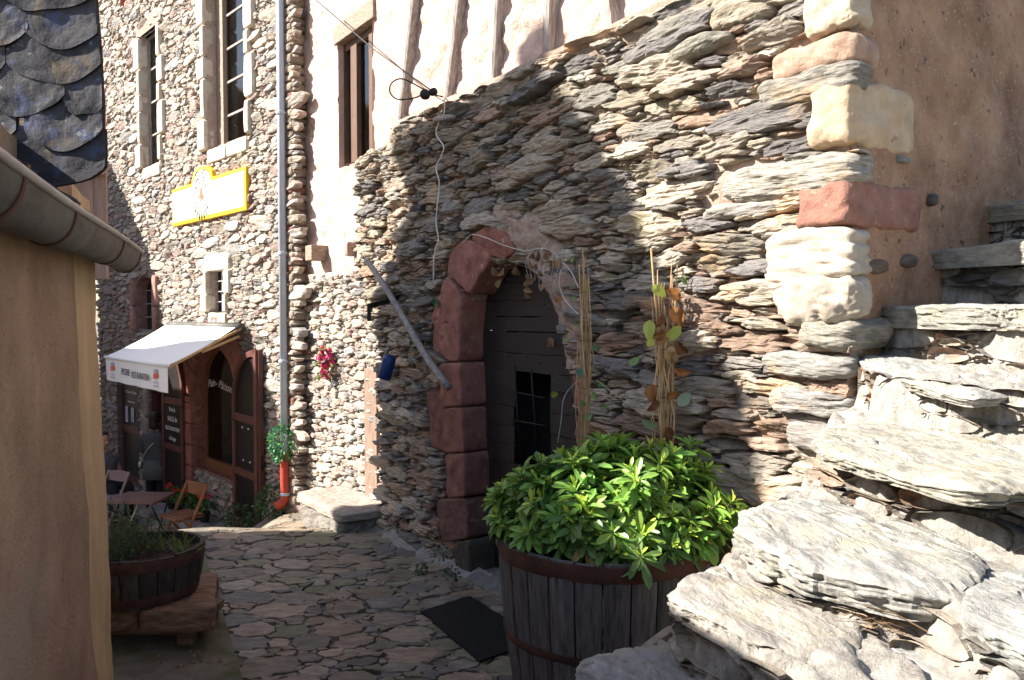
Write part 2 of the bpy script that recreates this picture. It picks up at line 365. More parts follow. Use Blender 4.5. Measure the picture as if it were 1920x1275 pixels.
    mb.add(V.reshape(-1, 3), [Fa], np.repeat(pc, ringn * Mn, 0))
    cap = (np.arange(m)[:, None] * (ringn * Mn) + (ringn - 1) * Mn + np.arange(Mn)[None]); mb.F.append(cap + mb.n - m * ringn * Mn)
def wallmap(fr): return lambda S, T, H: fr.pt(S, H, T)
def poly_in(poly, x, y):
    P = np.array(poly); x = np.asarray(x); y = np.asarray(y); r = np.zeros(x.shape, bool); n = len(P)
    for i in range(n):
        a, b = P[i], P[(i + 1) % n]
        c = ((a[1] > y) != (b[1] > y)) & (x < (b[0] - a[0]) * (y - a[1]) / (b[1] - a[1] + 1e-12) + a[0]); r ^= c
    return r
def backing(mb, fr, s0, s1, z0, z1, step, amp, holes=(), inside=None, off=0., sc=5., seed=3, col=W1):
    S, Z = np.meshgrid(np.arange(s0, s1 + step, step), np.arange(z0, z1 + step, step), indexing='ij')
    O = off + fbm(np.stack([S, Z * 1.4, S * 0], -1), sc, seed, 4) * amp
    V = fr.pt(S, O, Z); cs = (S[:-1, :-1] + S[1:, 1:]) / 2; cz = (Z[:-1, :-1] + Z[1:, 1:]) / 2
    k = np.ones(cs.shape, bool)
    for hpoly in holes: k &= ~poly_in(hpoly, cs, cz)
    if inside is not None: k &= poly_in(inside, cs, cz)
    mb.grid(V, k, col)
PB = [(.48, .42, .34), (.38, .35, .30), (.55, .47, .37), (.50, .37, .28), (.31, .28, .255), (.44, .38, .29), (.60, .52, .41), (.44, .31, .23), (.26, .24, .225), (.57, .50, .41)]
PA = [(.50, .43, .36), (.43, .39, .35), (.56, .48, .40), (.50, .39, .33), (.38, .36, .34), (.56, .49, .39), (.44, .32, .27), (.47, .43, .38), (.52, .45, .37)]
PX = lambda fr, L, o=0.: [fr.hit(x, y, o) for x, y in L]
# ================================================================== HOUSE WITH THE ARCHED CELLAR DOOR (walls B, C, P)
hb = thing('stone_house', (1.573, 3.6, GZ), 'schist stone house with half-timbered pink upper floor and arched dark plank door', 'house')
DOOR = PX(WB, [(866, 1125), (866, 700), (870, 600), (888, 545), (925, 505), (962, 492), (1000, 503), (1038, 545), (1062, 610), (1078, 710), (1087, 850), (1095, 1180)])
PLZ = 1.70
def bedge(z):  # left limit of the stone face
    return np.where(z < -.3, 5.02, np.where(z < .2, 5.02 + (z + .3) * .9, 5.5))
mb = MB(); BE = [(-.0, GZ - .2), (5.0, GZ - .2), (5.0, -.3), (5.45, .2), (5.5, 1.3), (4.75, PLZ), (-.0, PLZ + .5)]
backing(mb, WB, 0, 5.6, GZ - .2, PLZ + .09, .022, .022, holes=[DOOR], inside=BE, off=-.012)
mb.build('mortar_backing', M['mortar'], hb, smooth=True)
# door reveal + arch plaster on the right
mb = MB(); P = np.array(DOOR); T = []
for k in range(len(P) - 1):
    for f in np.linspace(0, 1, 9)[:-1]: T.append(P[k] * (1 - f) + P[k + 1] * f)
T.append(P[-1]); T = np.array(T); O = np.linspace(.02, -.25, 12)
V = WB.pt(T[:, 0][:, None], O[None], T[:, 1][:, None]); V = V + fbm(V, 7, 4)[..., None] * .012
mb.grid(V); mb.build('door_reveal', M['mortar'], hb, smooth=True)
mb = MB()
PR = PX(WB, [(900, 420), (960, 470), (1010, 478), (1050, 520), (1080, 600), (1105, 720), (1100, 700), (1075, 690), (1058, 610), (1035, 548), (1000, 503), (962, 490), (925, 470)])
c = np.array(PX(WB, [(935, 410), (965, 432), (1008, 455), (1044, 500), (1068, 560), (1082, 620), (1090, 690)])); n_ = 60
tt = np.linspace(0, len(c) - 1, n_); cc = np.stack([np.interp(tt, range(len(c)), c[:, i]) for i in (0, 1)], 1)
wv = np.linspace(-1, 1, 22)[None]; wid = np.interp(np.linspace(0, 1, n_), [0, .2, .5, 1], [.10, .17, .15, .08])[:, None]
nrm = np.gradient(cc, axis=0); nrm = np.stack([nrm[:, 1], -nrm[:, 0]], 1) / np.linalg.norm(nrm, axis=1)[:, None]
S = cc[:, 0:1] + nrm[:, 0:1] * wv * wid * 1.2; Z = cc[:, 1:2] + nrm[:, 1:2] * wv * wid * 1.2
O = .075 * (1 - np.abs(wv) ** 6) + 0 * S; V = WB.pt(S, O - .01, Z); V = V + WB.pt(0, 1, 0)[None, None] * 0
V = V + (fbm(V, 11, 9, 5, .6) * .024)[..., None] * np.array([WB.n[0], WB.n[1], 0.3]); mb.grid(V)
mb.build('arch_mortar', M['mortar'], hb, smooth=True)
# red sandstone door surround : blocks as extruded pillow polygons
def pblock(mb, fr, poly, o0, o1, col, Mn=64, seed=0, p=10, amp=.006, rnd=.045, pits=0):
    P = np.array(poly); cg = P.mean(0); th = np.arange(Mn) / Mn * 2 * math.pi; r = []
    n = len(P)
    for t in th:
        u = np.array([math.cos(t), math.sin(t)]); best = 9
        for i in range(n):
            a, b = P[i] - cg, P[(i + 1) % n] - cg; e = b - a; den = u[0] * e[1] - u[1] * e[0]
            if abs(den) < 1e-9: continue
            q = (a[0] * e[1] - a[1] * e[0]) / den; w_ = (a[0] * u[1] - a[1] * u[0]) / den
            if q > 0 and -1e-6 <= w_ <= 1 + 1e-6: best = min(best, q)
        r.append(best)
    r = np.array(r); r = (np.roll(r, 1) + 2 * r + np.roll(r, -1)) / 4
    rings = [(0, o0)] + [(0, o0 + (o1 - rnd - o0) * f) for f in (.25, .5, .75)]
    for a in np.linspace(0, 90, 6): rings.append((rnd * (1 - math.cos(R(a))), o1 - rnd + rnd * math.sin(R(a))))
    V = []
    for ins, o in rings:
        rr = np.maximum(r - ins * .8, .004); V.append((cg[0] + rr * np.cos(th), cg[1] + rr * np.sin(th), np.full(Mn, o)))
    rl = np.maximum(r - rings[-1][0] * .8, .004)
    for f in np.linspace(.93, 0.001, 14): V.append((cg[0] + rl * f * np.cos(th), cg[1] + rl * f * np.sin(th), np.full(Mn, o1)))
    V = np.array(V); W = fr.pt(V[:, 0], V[:, 2], V[:, 1])
    dn = fbm(W, 9, seed, 4) * amp
    if pits: q = vn(W, 38, seed + 2); dn = dn - np.clip(q - .25, 0, 1) * pits * (V[:, 0] > cg[0])
    W = W + dn[..., None] * np.array([fr.n[0], fr.n[1], .3])
    m = len(W); k = np.arange(m - 1)[:, None] * Mn; i = np.arange(Mn)[None]; j = (i + 1) % Mn
    mb.add(W, [np.stack([k + i, k + j, k + Mn + j, k + Mn + i], -1).reshape(-1, 4)], col)
RD = (.37, .165, .12); DKR = (.22, .12, .095); DG = (.10, .09, .07)
surround = [([(850, 1018), (880, 1012), (882, 1104), (856, 1116)], DG, 0), ([(818, 938), (872, 934), (876, 1010), (826, 1018)], DKR, 0),
            ([(832, 853), (870, 850), (872, 932), (838, 935)], (.29, .135, .105), 0), ([(828, 766), (866, 764), (868, 848), (832, 850)], (.31, .14, .105), 0),
            ([(822, 682), (862, 680), (865, 762), (826, 764)], RD, 0), ([(834, 516), (852, 535), (866, 562), (860, 620), (860, 677), (842, 678), (810, 655), (812, 580)], RD, .035),
            ([(866, 448), (900, 455), (922, 485), (905, 508), (878, 553), (855, 530), (836, 512), (842, 480)], (.37, .165, .12), 0),
            ([(878, 446), (915, 418), (945, 436), (968, 470), (945, 486), (915, 480), (900, 458)], (.31, .13, .09), .008),
            ([(800, 735), (836, 728), (838, 850), (806, 838)], (.26, .12, .09), 0),
            ([(1072, 700), (1090, 705), (1096, 775), (1080, 785)], RD, 0), ([(1078, 787), (1098, 790), (1102, 860), (1084, 860)], RD, 0)]
for q, (pl, c_, pt_) in enumerate(surround):
    mb = MB(); front = .085 if q < 8 else .045
    pblock(mb, WB, PX(WB, pl, front), -.22 if q not in (8,) else -.05, front, c_, seed=20 + q, pits=pt_, amp=.012, rnd=.022)
    mb.build('surround_stone', M['red'], hb, smooth=True)
SURP = [PX(WB, pl, .03) for pl, c_, pt_ in surround]
QN = [(.22, -15, 55), (.43, 62, 130), (.50, 112, 178), (.21, 148, 277), (.72, 282, 358), (.26, 338, 425), (.45, 428, 522), (.36, 514, 606)]
sd = darts(-.0, 5.75, GZ - .1, PLZ + .05, 4.0, [(.075, 26), (.052, 160), (.038, 1200), (.026, 5000), (.017, 14000), (.011, 9000)], 11, rf=lambda x, y: 1.15 if x < 1.5 else (.9 if x > 3.2 else 1.), tight=.76)
mb = MB()
stones(mb, sd, 4.0, wallmap(WB), keep=lambda s, z: ~np.any([poly_in(h_, s, z) for h_ in [DOOR] + SURP], axis=0) & (s < bedge(z)) & ~np.any([(s < a_ - .02) & (z > (585 - y1_) * 3.6 / F + .012) & (z < (585 - y0_) * 3.6 / F - .012) for a_, y0_, y1_ in QN], axis=0) & ~((s > 4.65) & (z > PLZ - .12)) & ~((s > 3.86) & (s < 4.4) & (z > 9)), gap=.0022, Mn=34, h=(-.005, .062), hr=.5, shr=.06, pal=PB, amp=.015, seed=5, p=13, rough=.30, jag=.14, layer=.016, tilt=.6, avoid=[DOOR] + SURP, clip=(-.5, 9, -9, PLZ + .03), rag=True, back=-.06, prof=[(1.0, None), (1.0, -.1), (.99, .5), (.96, .82), (.88, .95), (.76, 1.), (.62, 1.03), (.46, 1.02), (.3, 1.05), (.12, 1.03)])
mb.build('stone_facing', M['schist'], hb, smooth=False)
# door (recessed)
DF = WB.off(-.15); dr = MB()
dl, _ = DF.hit(885, 800); drr, _ = DF.hit(1100, 800); ztop = DF.hit(980, 515)[1]
rn = random.Random(4); z = GZ - .02; k = 0
hole = PX(DF, [(965, 722), (1022, 730), (1030, 860), (978, 855)]); hs = [q[0] for q in hole]; hz = [q[1] for q in hole]
H0, H1, HZ0, HZ1 = min(hs), max(hs), min(hz), max(hz)
while z < ztop + .25:
    hgt = rn.uniform(.10, .17); c_ = np.array([.024, .018, .014]) * rn.uniform(.7, 1.5); a, b_ = z + .003, z + hgt
    segs = [(drr - .1, dl + .1)]
    if b_ > HZ0 and a < HZ1: segs = [(drr - .1, H0 - .01 + rn.uniform(-.01, .02)), (H1 + rn.uniform(-.02, .01), dl + .1)]
    for s0, s1 in segs:
        n = 26; ss = np.linspace(s0, s1, n); o = rn.uniform(-.006, .006)
        top = b_ + .006 * fbm(np.stack([ss * 5, ss * 0 + k, ss * 0], -1)); bot = a + .006 * fbm(np.stack([ss * 5, ss * 0 + k + 9, ss * 0], -1))
        V = np.stack([DF.pt(ss, -.03, bot), DF.pt(ss, o, bot), DF.pt(ss, o, top), DF.pt(ss, -.03, top)], 0); dr.grid(V, None, tuple(c_))
    z += hgt; k += 1
door = dr.build('door', M['doorwood'], hb)
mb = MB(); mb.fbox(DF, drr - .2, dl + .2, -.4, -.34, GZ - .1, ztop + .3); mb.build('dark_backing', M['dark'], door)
mb = MB()
ns_ = []
for zz in np.arange(GZ + .75, ztop, .2):
    for ss in np.linspace(drr + .05, dl - .05, 7):
        if H0 - .06 < ss < H1 + .06 and HZ0 - .05 < zz < HZ1 + .05: continue
        p0 = DF.pt(ss + rn.uniform(-.03, .03), .004, zz + rn.uniform(-.02, .02)); MB().rock(p0, (.008, 0, 0), (0, .008, 0), (0, 0, .008), n=4, p=2, amp=0).build('nail', M['zinc'], door)
#nails
mb = MB()
v = PX(DF, [(970, 685), (1002, 690)]); b1 = PX(DF, [(983, 860), (1014, 860)]); mb.tube([DF.pt(v[0][0], .03, v[0][1]), DF.pt(b1[0][0], .03, b1[0][1])], .007)
mb.tube([DF.pt(v[1][0], .03, v[1][1]), DF.pt(b1[1][0], .03, b1[1][1])], .007)
for L in ([(956, 731), (1028, 746)], [(963, 786), (1030, 798)]):
    q = PX(DF, L); mb.tube([DF.pt(q[0][0], .036, q[0][1]), DF.pt(q[1][0], .036, q[1][1])], .006)
mb.build('window_grille', M['black'], door, smooth=True)
mb = MB()
for i in range(24):
    ss = H0 + (H1 - H0) * i / 23; n = 30; zz = np.linspace(HZ0, HZ1 - .05, n)
    mb.tube(DF.pt(ss + .004 * (-1) ** (i + np.arange(n)), .012, zz), .0009, n=3, cap=False)
mb.build('wire_mesh', M['black'], door)
# threshold
mb = MB(); mb.rock(WB.pt(WB.hit(1000, 1100)[0], -.12, GZ - .02), *[WB.pt(.75, 0, 0) - WB.pt(0, 0, 0), WB.pt(0, .3, 0) - WB.pt(0, 0, 0), (0, 0, .06)], n=24, amp=.01, sc=5, col=(.24, .23, .21)); mb.build('threshold_stone', M['rubble'], hb, smooth=True)
# plate beam and studs
UP = WB.off(-.06)
mb = MB(); n = 90; ss = np.linspace(-.1, 4.72, n)
zt = PLZ + .10 + .02 * vn(np.stack([ss * 2, ss * 0, ss * 0], -1)); zb_ = PLZ - .10 + .010 * fbm(np.stack([ss * 3, ss * 0 + 4, ss * 0], -1)); oo = .075 + .02 * fbm(np.stack([ss * 4, ss * 0 + 8, ss * 0], -1))
zt = np.minimum(zt, PLZ + .115)
V = np.stack([UP.pt(ss, -.1, zb_), UP.pt(ss, oo, zb_), UP.pt(ss, oo + .012, (zb_ * 2 + zt) / 3), UP.pt(ss, oo, (zb_ + zt * 2) / 3), UP.pt(ss, oo - .02, zt), UP.pt(ss, -.1, zt)])
mb.grid(V); mb.build('wall_plate', M['beamwood'], hb, smooth=True)
SO = UP.off(-.0)
for (xb, yb), (xt, yt), wd in (((750, 250), (778, -30), .075), ((837, 212), (862, -30), .085), ((925, 168), (935, -30), .07), ((1025, 130), (1029, -30), .085), ((1143, 88), (1131, -30), .115)):
    a = SO.hit(xb, yb); b_ = SO.hit(xt, yt); mb = MB(); n = 24; f = np.linspace(0, 1, n)
    cs = a[0] + (b_[0] - a[0]) * f; cz = PLZ + .09 + (b_[1] - PLZ - .09) * f; wl = wd / 2.3 * (1 + .13 * fbm(np.stack([cz * 3, cz * 0 + xb, cz * 0], -1))); wr = wd / 2.3 * (1 + .13 * fbm(np.stack([cz * 3, cz * 0 + xb + 9, cz * 0], -1)))
    V = np.stack([SO.pt(cs - wl, -.08, cz), SO.pt(cs - wl, .018, cz), SO.pt(cs - wl * .3, .03, cz), SO.pt(cs + wr * .4, .028, cz), SO.pt(cs + wr, .016, cz), SO.pt(cs + wr, -.08, cz)])
    mb.grid(V); mb.build('stud', M['oldwood'], hb)
# pink plaster upper floor and flank P
WIN = PX(WP, [(638, 312), (636, 82), (700, 40), (700, 285)])
s_r = WP.hit(702, 300)[0]; s_l = WP.hit(637, 300)[0]; z_t = WP.hit(637, 82)[1]; z_b = WP.hit(637, 314)[1]
WIN = [(s_l, z_b), (s_l, z_t), (s_r, z_t), (s_r, z_b)]
zpb = WP.hit(600, 530)[1]
mb = MB(); backing(mb, WP, 4.55, 7.6, zpb, 4.3, .03, .022, holes=[WIN], off=0., sc=5, seed=8)
backing(mb, WP, -.2, 4.6, PLZ + .05, 4.3, .03, .03, off=.0, sc=6, seed=9)
mb.build('pink_plaster', M['plaster_pink'], hb, smooth=True)
mb = MB()
mb.grid(np.stack([WP.pt(s_l, np.linspace(.01, -.25, 6), z) for z in np.linspace(z_b, z_t, 20)])); mb.grid(np.stack([WP.pt(s_r, np.linspace(-.25, .01, 6), z) for z in np.linspace(z_b, z_t, 20)]))
mb.grid(np.stack([WP.pt(s, np.linspace(-.25, .01, 6), z_b) for s in np.linspace(s_r, s_l, 8)])); mb.build('window_reveal', M['plaster_pink'], hb)
wf = MB(); WW = WP.off(-.1)
hp = lambda x: WW.hit(x, 200)[0]
for a, b_ in ((hp(651), hp(654)), (hp(665), hp(676)), (hp(699), hp(706))): wf.fbox(WW, min(a, b_), max(a, b_), -.02, .045, z_b, z_t)
wf.fbox(WW, s_r, s_l, -.02, .04, z_t - .08, z_t)
fo = wf.build('window', M['brownwood'], hb, bev=.004)
mb = MB(); mb.fbox(WW, hp(666), hp(653), -.015, -.005, z_b, z_t); mb.build('dark_shutter', M['panel'], fo)
mb = MB(); ss = np.linspace(s_r - .1, hp(675), 60); V = np.stack([WW.pt(ss, -.025 + .012 * np.sin(ss * 90), z) for z in np.linspace(z_b, z_t, 4)]); mb.grid(V); mb.build('curtain', M['curtain'], fo, smooth=True)
mb = MB(); mb.fbox(WW, s_r, s_l, -.01, -.006, z_b, z_t); mb.build('pane', M['glass'], fo)
mb = MB(); mb.fbox(WP, s_r - .06, s_l + .08, -.14, .035, z_t, z_t + .20); mb.build('window_lintel', M['beamwood'], hb, bev=.01)
# stone flank under pink
z0p = WP.hit(620, 960)[1] - .25
sd = darts(4.7, 7.6, z0p, zpb + .05, 2.9, [(.06, 60), (.045, 700), (.033, 3500), (.022, 9000), (.014, 9000)], 21, tight=.8)
mb = MB(); stones(mb, sd, 2.9, wallmap(WP), keep=lambda s, z: s > 4.9, gap=.003, Mn=22, h=(.0, .04), hr=.45, pal=PA, amp=.012, seed=6, p=12, rough=.26, jag=.1, layer=.01)
mb.build('flank_facing', M['rubble'], hb, smooth=False)
mb = MB(); backing(mb, WP, 4.7, 7.6, z0p, zpb + .05, .03, .012, off=-.005, seed=12); mb.build('flank_backing', M['mortar_grey'], hb, smooth=True)
mb = MB(); mb.fbox(WP, WP.hit(691, 800)[0] - .3, WP.hit(691, 800)[0], .0, .05, z0p, WP.hit(690, 690)[1]); mb.build('side_door_frame', M['palebrown'], hb, bev=.01)
for (x0, x1, y0, y1, ln, m_, nm) in ((572, 598, 461, 487, .2, 'beamwood', 'beam_end'), (628, 642, 455, 482, .12, 'rubble', 'corbel')):
    a = WP.hit(x0, y0, ln); b_ = WP.hit(x1 - (14 if ln > .15 else 0), y1, ln); mb = MB()
    if nm == 'corbel': mb.rock(WP.pt((a[0] + b_[0]) / 2 - .15, .03, (a[1] + b_[1]) / 2), WP.pt(.05, 0, 0) - WP.pt(0, 0, 0), WP.pt(0, .08, 0) - WP.pt(0, 0, 0), (0, 0, .09), amp=.02, col=(.42, .3, .25))
    else: mb.fbox(WP, b_[0], a[0], -.05, ln, b_[1], a[1])
    mb.build(nm, M[m_], hb, bev=.006 if nm == 'beam_end' else 0)
# wall C: brown plaster gable along the stairs
U, Z = np.meshgrid(np.arange(0, 3.6, .016), np.arange(-1.0, 2.4, .016), indexing='ij')
Pn = np.stack([U, Z, U * 0], -1); O = fbm(Pn, 2.2, 31, 4) * .03 + fbm(Pn, 16, 32, 4) * .007 - np.clip(vn(Pn, 26, 33) - .62, 0, 1) * .035
O = O - np.exp(-U / .05) * .03 + np.clip(.3 - U, 0, .3) * .05 * (.5 + vn(Pn, 5, 35))
mb = MB(); mb.grid(WC.pt(U, O, Z)[:, ::-1]); mb.build('gable_plaster', M['plaster_brown'], hb, smooth=True)
zc = lambda y: (585 - y) * 3.6 / F
def quoin(sl_, ul, y0, y1, col, m_='cream', amp=.012, proud=.05, pc=.012, p=7, nm='quoin_stone', sc=9, n=26, cu=None, tilt=0.):
    za, zb__ = zc(y1), zc(y0); c = np.array([1.573, 3.6]) + WB.d * (sl_ - .0) / 2 + WC.d * (ul) / 2 + WB.n * (proud / 2) + WC.n * (pc / 2)
    # block spans s in [-pc, sl] and u in [-proud, ul]
    ctr = np.array([1.573, 3.6]) + WB.d * (sl_ - pc) / 2 + WC.d * (ul - proud) / 2
    mb = MB(); mb.rock((ctr[0], ctr[1], (za + zb__) / 2), (*(WB.d * (sl_ + pc) / 2), tilt), (*(WC.d * (ul + proud) / 2), 0), (0, 0, (zb__ - za) / 2), n=n, p=p, amp=amp, seed=int(y0), sc=sc, col=col)
    return mb.build(nm, M[m_], hb, smooth=m_ != 'schist')
quoin(.22, .10, -15, 55, (.48, .40, .30), amp=.03, proud=.07)
quoin(.43, .18, 62, 130, (.46, .31, .22), 'red', amp=.015, p=4, proud=.085, pc=.03)
quoin(.50, .12, 112, 178, (.36, .33, .28), 'schist', amp=.02, p=4, sc=(6, 6, 22), proud=.09, pc=.03)
quoin(.21, .52, 148, 277, (.52, .39, .27), amp=.016, proud=.085, pc=.022)
quoin(.72, .16, 282, 358, (.50, .46, .39), 'schist', amp=.022, p=4, proud=.10, pc=.03, sc=(6, 6, 22))
quoin(.26, .58, 338, 425, (.36, .18, .13), 'red', amp=.014, proud=.095, pc=.022, p=9)
quoin(.45, .10, 428, 522, (.45, .40, .335), amp=.02, proud=.085, pc=.035, sc=(5, 5, 24))
quoin(.36, .08, 514, 606, (.42, .37, .31), amp=.035, proud=.11, pc=.07, p=3.2)
quoin(.26, .32, 598, 655, (.42, .39, .32), 'schist', amp=.02, p=3.5, pc=.05, proud=.1, sc=(6, 6, 22))
quoin(.46, .06, 664, 712, (.42, .40, .36), 'schist', amp=.02, p=4, sc=(6, 6, 22), proud=.09, pc=.03)
quoin(.42, .06, 735, 785, (.42, .40, .37), 'schist', amp=.02, p=4, sc=(6, 6, 22), proud=.09, pc=.03)
quoin(.30, .06, 800, 850, (.42, .38, .34), 'schist', amp=.02, p=4, sc=(6, 6, 22), proud=.09, pc=.03)
for s_, y, l, hh_, col in ((.62, 25, .20, .10, (.52, .45, .34)), (.9, 95, .22, .045, (.34, .32, .26)), (1.05, 60, .26, .055, (.33, .31, .26)), (.62, 400, .25, .04, (.44, .40, .35))):
    mb = MB(); zz = (585 - y) / F * (3.6 + .819 * s_)
    mb.rock(WB.pt(s_, .02, zz), WB.pt(l, 0, 0) - WB.pt(0, 0, 0), WB.pt(0, .08, 0) - WB.pt(0, 0, 0), (0, 0, hh_), n=20, p=3.5, amp=.02, sc=(6, 6, 20), seed=y, col=col); mb.build('face_stone', M['schist'], hb)
for x, y, l, hh_, col in ((1690, 300, .05, .015, (.30, .29, .28)), (1700, 490, .07, .03, (.15, .12, .10)), (1745, 375, .03, .03, (.10, .085, .08)), (1640, 500, .09, .03, (.2, .15, .11)), (1630, 635, .16, .05, (.3, .29, .24))):
    a = WC.hit(x, y); mb = MB(); mb.rock(WC.pt(a[0], 0, a[1]), WC.pt(l, 0, 0) - WC.pt(0, 0, 0), WC.pt(0, .03, 0) - WC.pt(0, 0, 0), (0, 0, hh_), n=14, p=3, amp=.01, seed=x, col=col); mb.build('embedded_stone', M['rubble'], hb)
# ================================================================== STAIRS
st = thing('stone_staircase', (1.3, 2.4, -1.0), 'outdoor staircase of large sunlit grey schist slabs climbing beside the brown gable', 'stairs')
def pinr(poly, th, cg):
    r = []; n = len(poly)
    for t in th:
        u = np.array([math.cos(t), math.sin(t)]); best = 0
        for i in range(n):
            a, b = poly[i] - cg, poly[(i + 1) % n] - cg; e = b - a; den = u[0] * e[1] - u[1] * e[0]
            if abs(den) < 1e-9: continue
            q = (a[0] * e[1] - a[1] * e[0]) / den; w_ = (a[0] * u[1] - a[1] * u[0]) / den
            if q > 0 and -1e-6 <= w_ <= 1 + 1e-6: best = max(best, q)
        r.append(best)
    return np.array(r)
def slab(px, z, thick, seed, col=(.46, .445, .41), Mn=200, nr=60, grain=(.35, 1.), amp=.010, nm='step_slab', world=None):
    if world is None:
        W = np.array([atZ(q[0], q[1], z) if len(q) == 2 else atD(q[0], q[1], q[2]) for q in px])
    else: W = np.array(world)
    A = np.c_[W[:, :2], np.ones(len(W))]; co = np.linalg.lstsq(A, W[:, 2], rcond=None)[0] if W[:, 2].std() > 1e-4 else np.array([0, 0, W[0, 2]])
    cg = W[:, :2].mean(0); th = np.arange(Mn) / Mn * 2 * math.pi; r = pinr(W[:, :2], th, cg)
    r = (np.roll(r, 2) + 2 * np.roll(r, 1) + 3 * r + 2 * np.roll(r, -1) + np.roll(r, -2)) / 9
    uq = np.stack([np.cos(th), np.sin(th), th * 0 + seed], -1)
    r = r * 1.03 * (1 + .035 * vn(uq, 3.3, seed) + .025 * vn(uq, 9, seed) + .014 * vn(uq, 24, seed))
    rad = list(np.linspace(.002, 1, nr) ** .8); X = []; Y = []; Zd = []; side = []
    for f in rad: X.append(cg[0] + r * f * np.cos(th)); Y.append(cg[1] + r * f * np.sin(th)); Zd.append(-.018 * f ** 14 + th * 0); side.append(0)
    ns = 16
    for k in range(1, ns + 1):
        f = k / ns; lay = np.floor(f * 7) ; jag = vn(np.stack([np.cos(th) * 3 + seed, np.sin(th) * 3, th * 0 + lay * 3.7], -1), 2.2, seed) * .016 + vn(np.stack([np.cos(th) * 9 + seed, np.sin(th) * 9, th * 0 + lay * 1.7], -1), 2.2, seed) * .006
        rr = r * (1 - .05 * f) + jag; X.append(cg[0] + rr * np.cos(th)); Y.append(cg[1] + rr * np.sin(th)); Zd.append(-.018 - (thick - .018) * f + th * 0); side.append(f)
    X = np.array(X); Y = np.array(Y); Zd = np.array(Zd); side = np.array(side)[:, None]
    g = np.array(grain) / np.hypot(*grain); a = X * g[0] + Y * g[1]; b = -X * g[1] + Y * g[0]
    P = np.stack([a * 2.2, b * 7., a * 0 + seed], -1); base = fbm(P, 1.2, seed, 5, .55)
    fl = fbm(P, 2.6, seed + 50, 4, .55); ter = np.floor(fl * 3.2) / 3.2                          # flaked terraces
    fis = -np.clip(.06 - np.abs(fbm(np.stack([a * 1.6, b * 9, a * 0 + seed], -1), 1.0, seed + 80, 3)), 0, 1) / .06 * .5
    dz = amp * (base * .9 + ter * .45 + fis * 1.7) + .008 * vn(np.stack([X, Y, X * 0], -1), 4, seed)
    Z = co[0] * X + co[1] * Y + co[2] + Zd + dz * (1 - side)
    V = np.stack([X, Y, Z], -1); m = len(V); k = np.arange(m - 1)[:, None] * Mn; i = np.arange(Mn)[None]; j = (i + 1) % Mn
    mb = MB(); mb.add(V, [np.stack([k + i, k + j, k + Mn + j, k + Mn + i], -1)[..., ::1].reshape(-1, 4)], col)
    mb.build(nm, M['slab'], st); return W
z1, z2, z3, z4, z5 = -.86, -.70, -.58, -.42, -.24
S5 = slab([(1608, 672, 3.62), (1640, 664, 3.72), (1750, 668, 3.5), (1920, 690, 3.2), (2050, 705, 3.0), (2050, 745, 2.45), (1900, 726, 2.6), (1835, 737, 2.5), (1781, 731, 2.62), (1720, 718, 2.85), (1650, 690, 3.3)], 0, .05, 5, grain=(.3, 1))
S4 = slab([(1530, 818), (1545, 795), (1620, 785), (1720, 789), (1830, 812), (1920, 846), (2010, 875), (2010, 915), (1910, 898), (1840, 912), (1760, 896), (1735, 888), (1608, 852), (1540, 835)], z4, .06, 4, col=(.45, .43, .37), grain=(-.1, 1))
S3 = slab([(1386, 985), (1398, 955), (1440, 932), (1523, 924), (1600, 938), (1685, 962), (1800, 1008), (1848, 1045), (1835, 1072), (1790, 1100), (1727, 1096), (1640, 1082), (1508, 1050), (1420, 1010)], z3, .085, 3, grain=(-.2, 1), col=(.44, .43, .40))
S2 = slab([(1256, 1105), (1280, 1083), (1330, 1060), (1390, 1042), (1470, 1060), (1560, 1105), (1628, 1160), (1610, 1190), (1560, 1205), (1515, 1214), (1420, 1190), (1340, 1158), (1280, 1130)], z2, .065, 2, grain=(-.45, 1), col=(.45, .42, .38))
S1 = slab([(1083, 1247), (1095, 1228), (1160, 1212), (1245, 1207), (1330, 1236), (1425, 1285), (1440, 1360), (1250, 1420), (1120, 1360), (1088, 1280)], z1, .07, 1, grain=(-.6, 1), col=(.46, .43, .39))
slab([(1527, 1222), (1560, 1204), (1640, 1195), (1720, 1215), (1850, 1262), (1920, 1330), (1780, 1400), (1600, 1370), (1540, 1290)], -.735, .06, 8, grain=(-.3, 1), col=(.50, .50, .50), amp=.006)
slab([(1800, 1118), (1835, 1088), (1890, 1072), (1980, 1058), (2060, 1150), (2000, 1225), (1905, 1192), (1850, 1168), (1808, 1150)], -.60, .07, 9, grain=(-.3, 1), col=(.40, .40, .38))
slab([(1860, 1240), (1935, 1215), (2050, 1260), (2000, 1340), (1900, 1300)], -.66, .06, 10, grain=(-.3, 1), col=(.42, .41, .38), amp=.006)
# upper steps (6,7,8)
L6 = [(1.80, 3.80), (2.03, 3.10), (2.15, 2.3)]
L7 = [(2.20, 4.12), (2.48, 3.35), (2.7, 2.4)]
L8 = [(2.62, 4.42), (2.95, 3.6), (3.2, 2.5)]
for q, (L, z, dx) in enumerate(((L6, .035, .45), (L7, .33, .45), (L8, .60, .9))):
    W = [(x - .05 + .03 * math.sin(y * 9), y, z) for x, y in [(L[0][0] * (1 - f) + L[1][0] * f, L[0][1] * (1 - f) + L[1][1] * f) for f in (0, .3, .6)] + L[1:]] + [(x + dx, y + .1, z) for x, y in L[::-1]]
    slab(None, 0, .11, 30 + q, world=W, grain=(.3, 1), col=(.40, .39, .35), amp=.008)
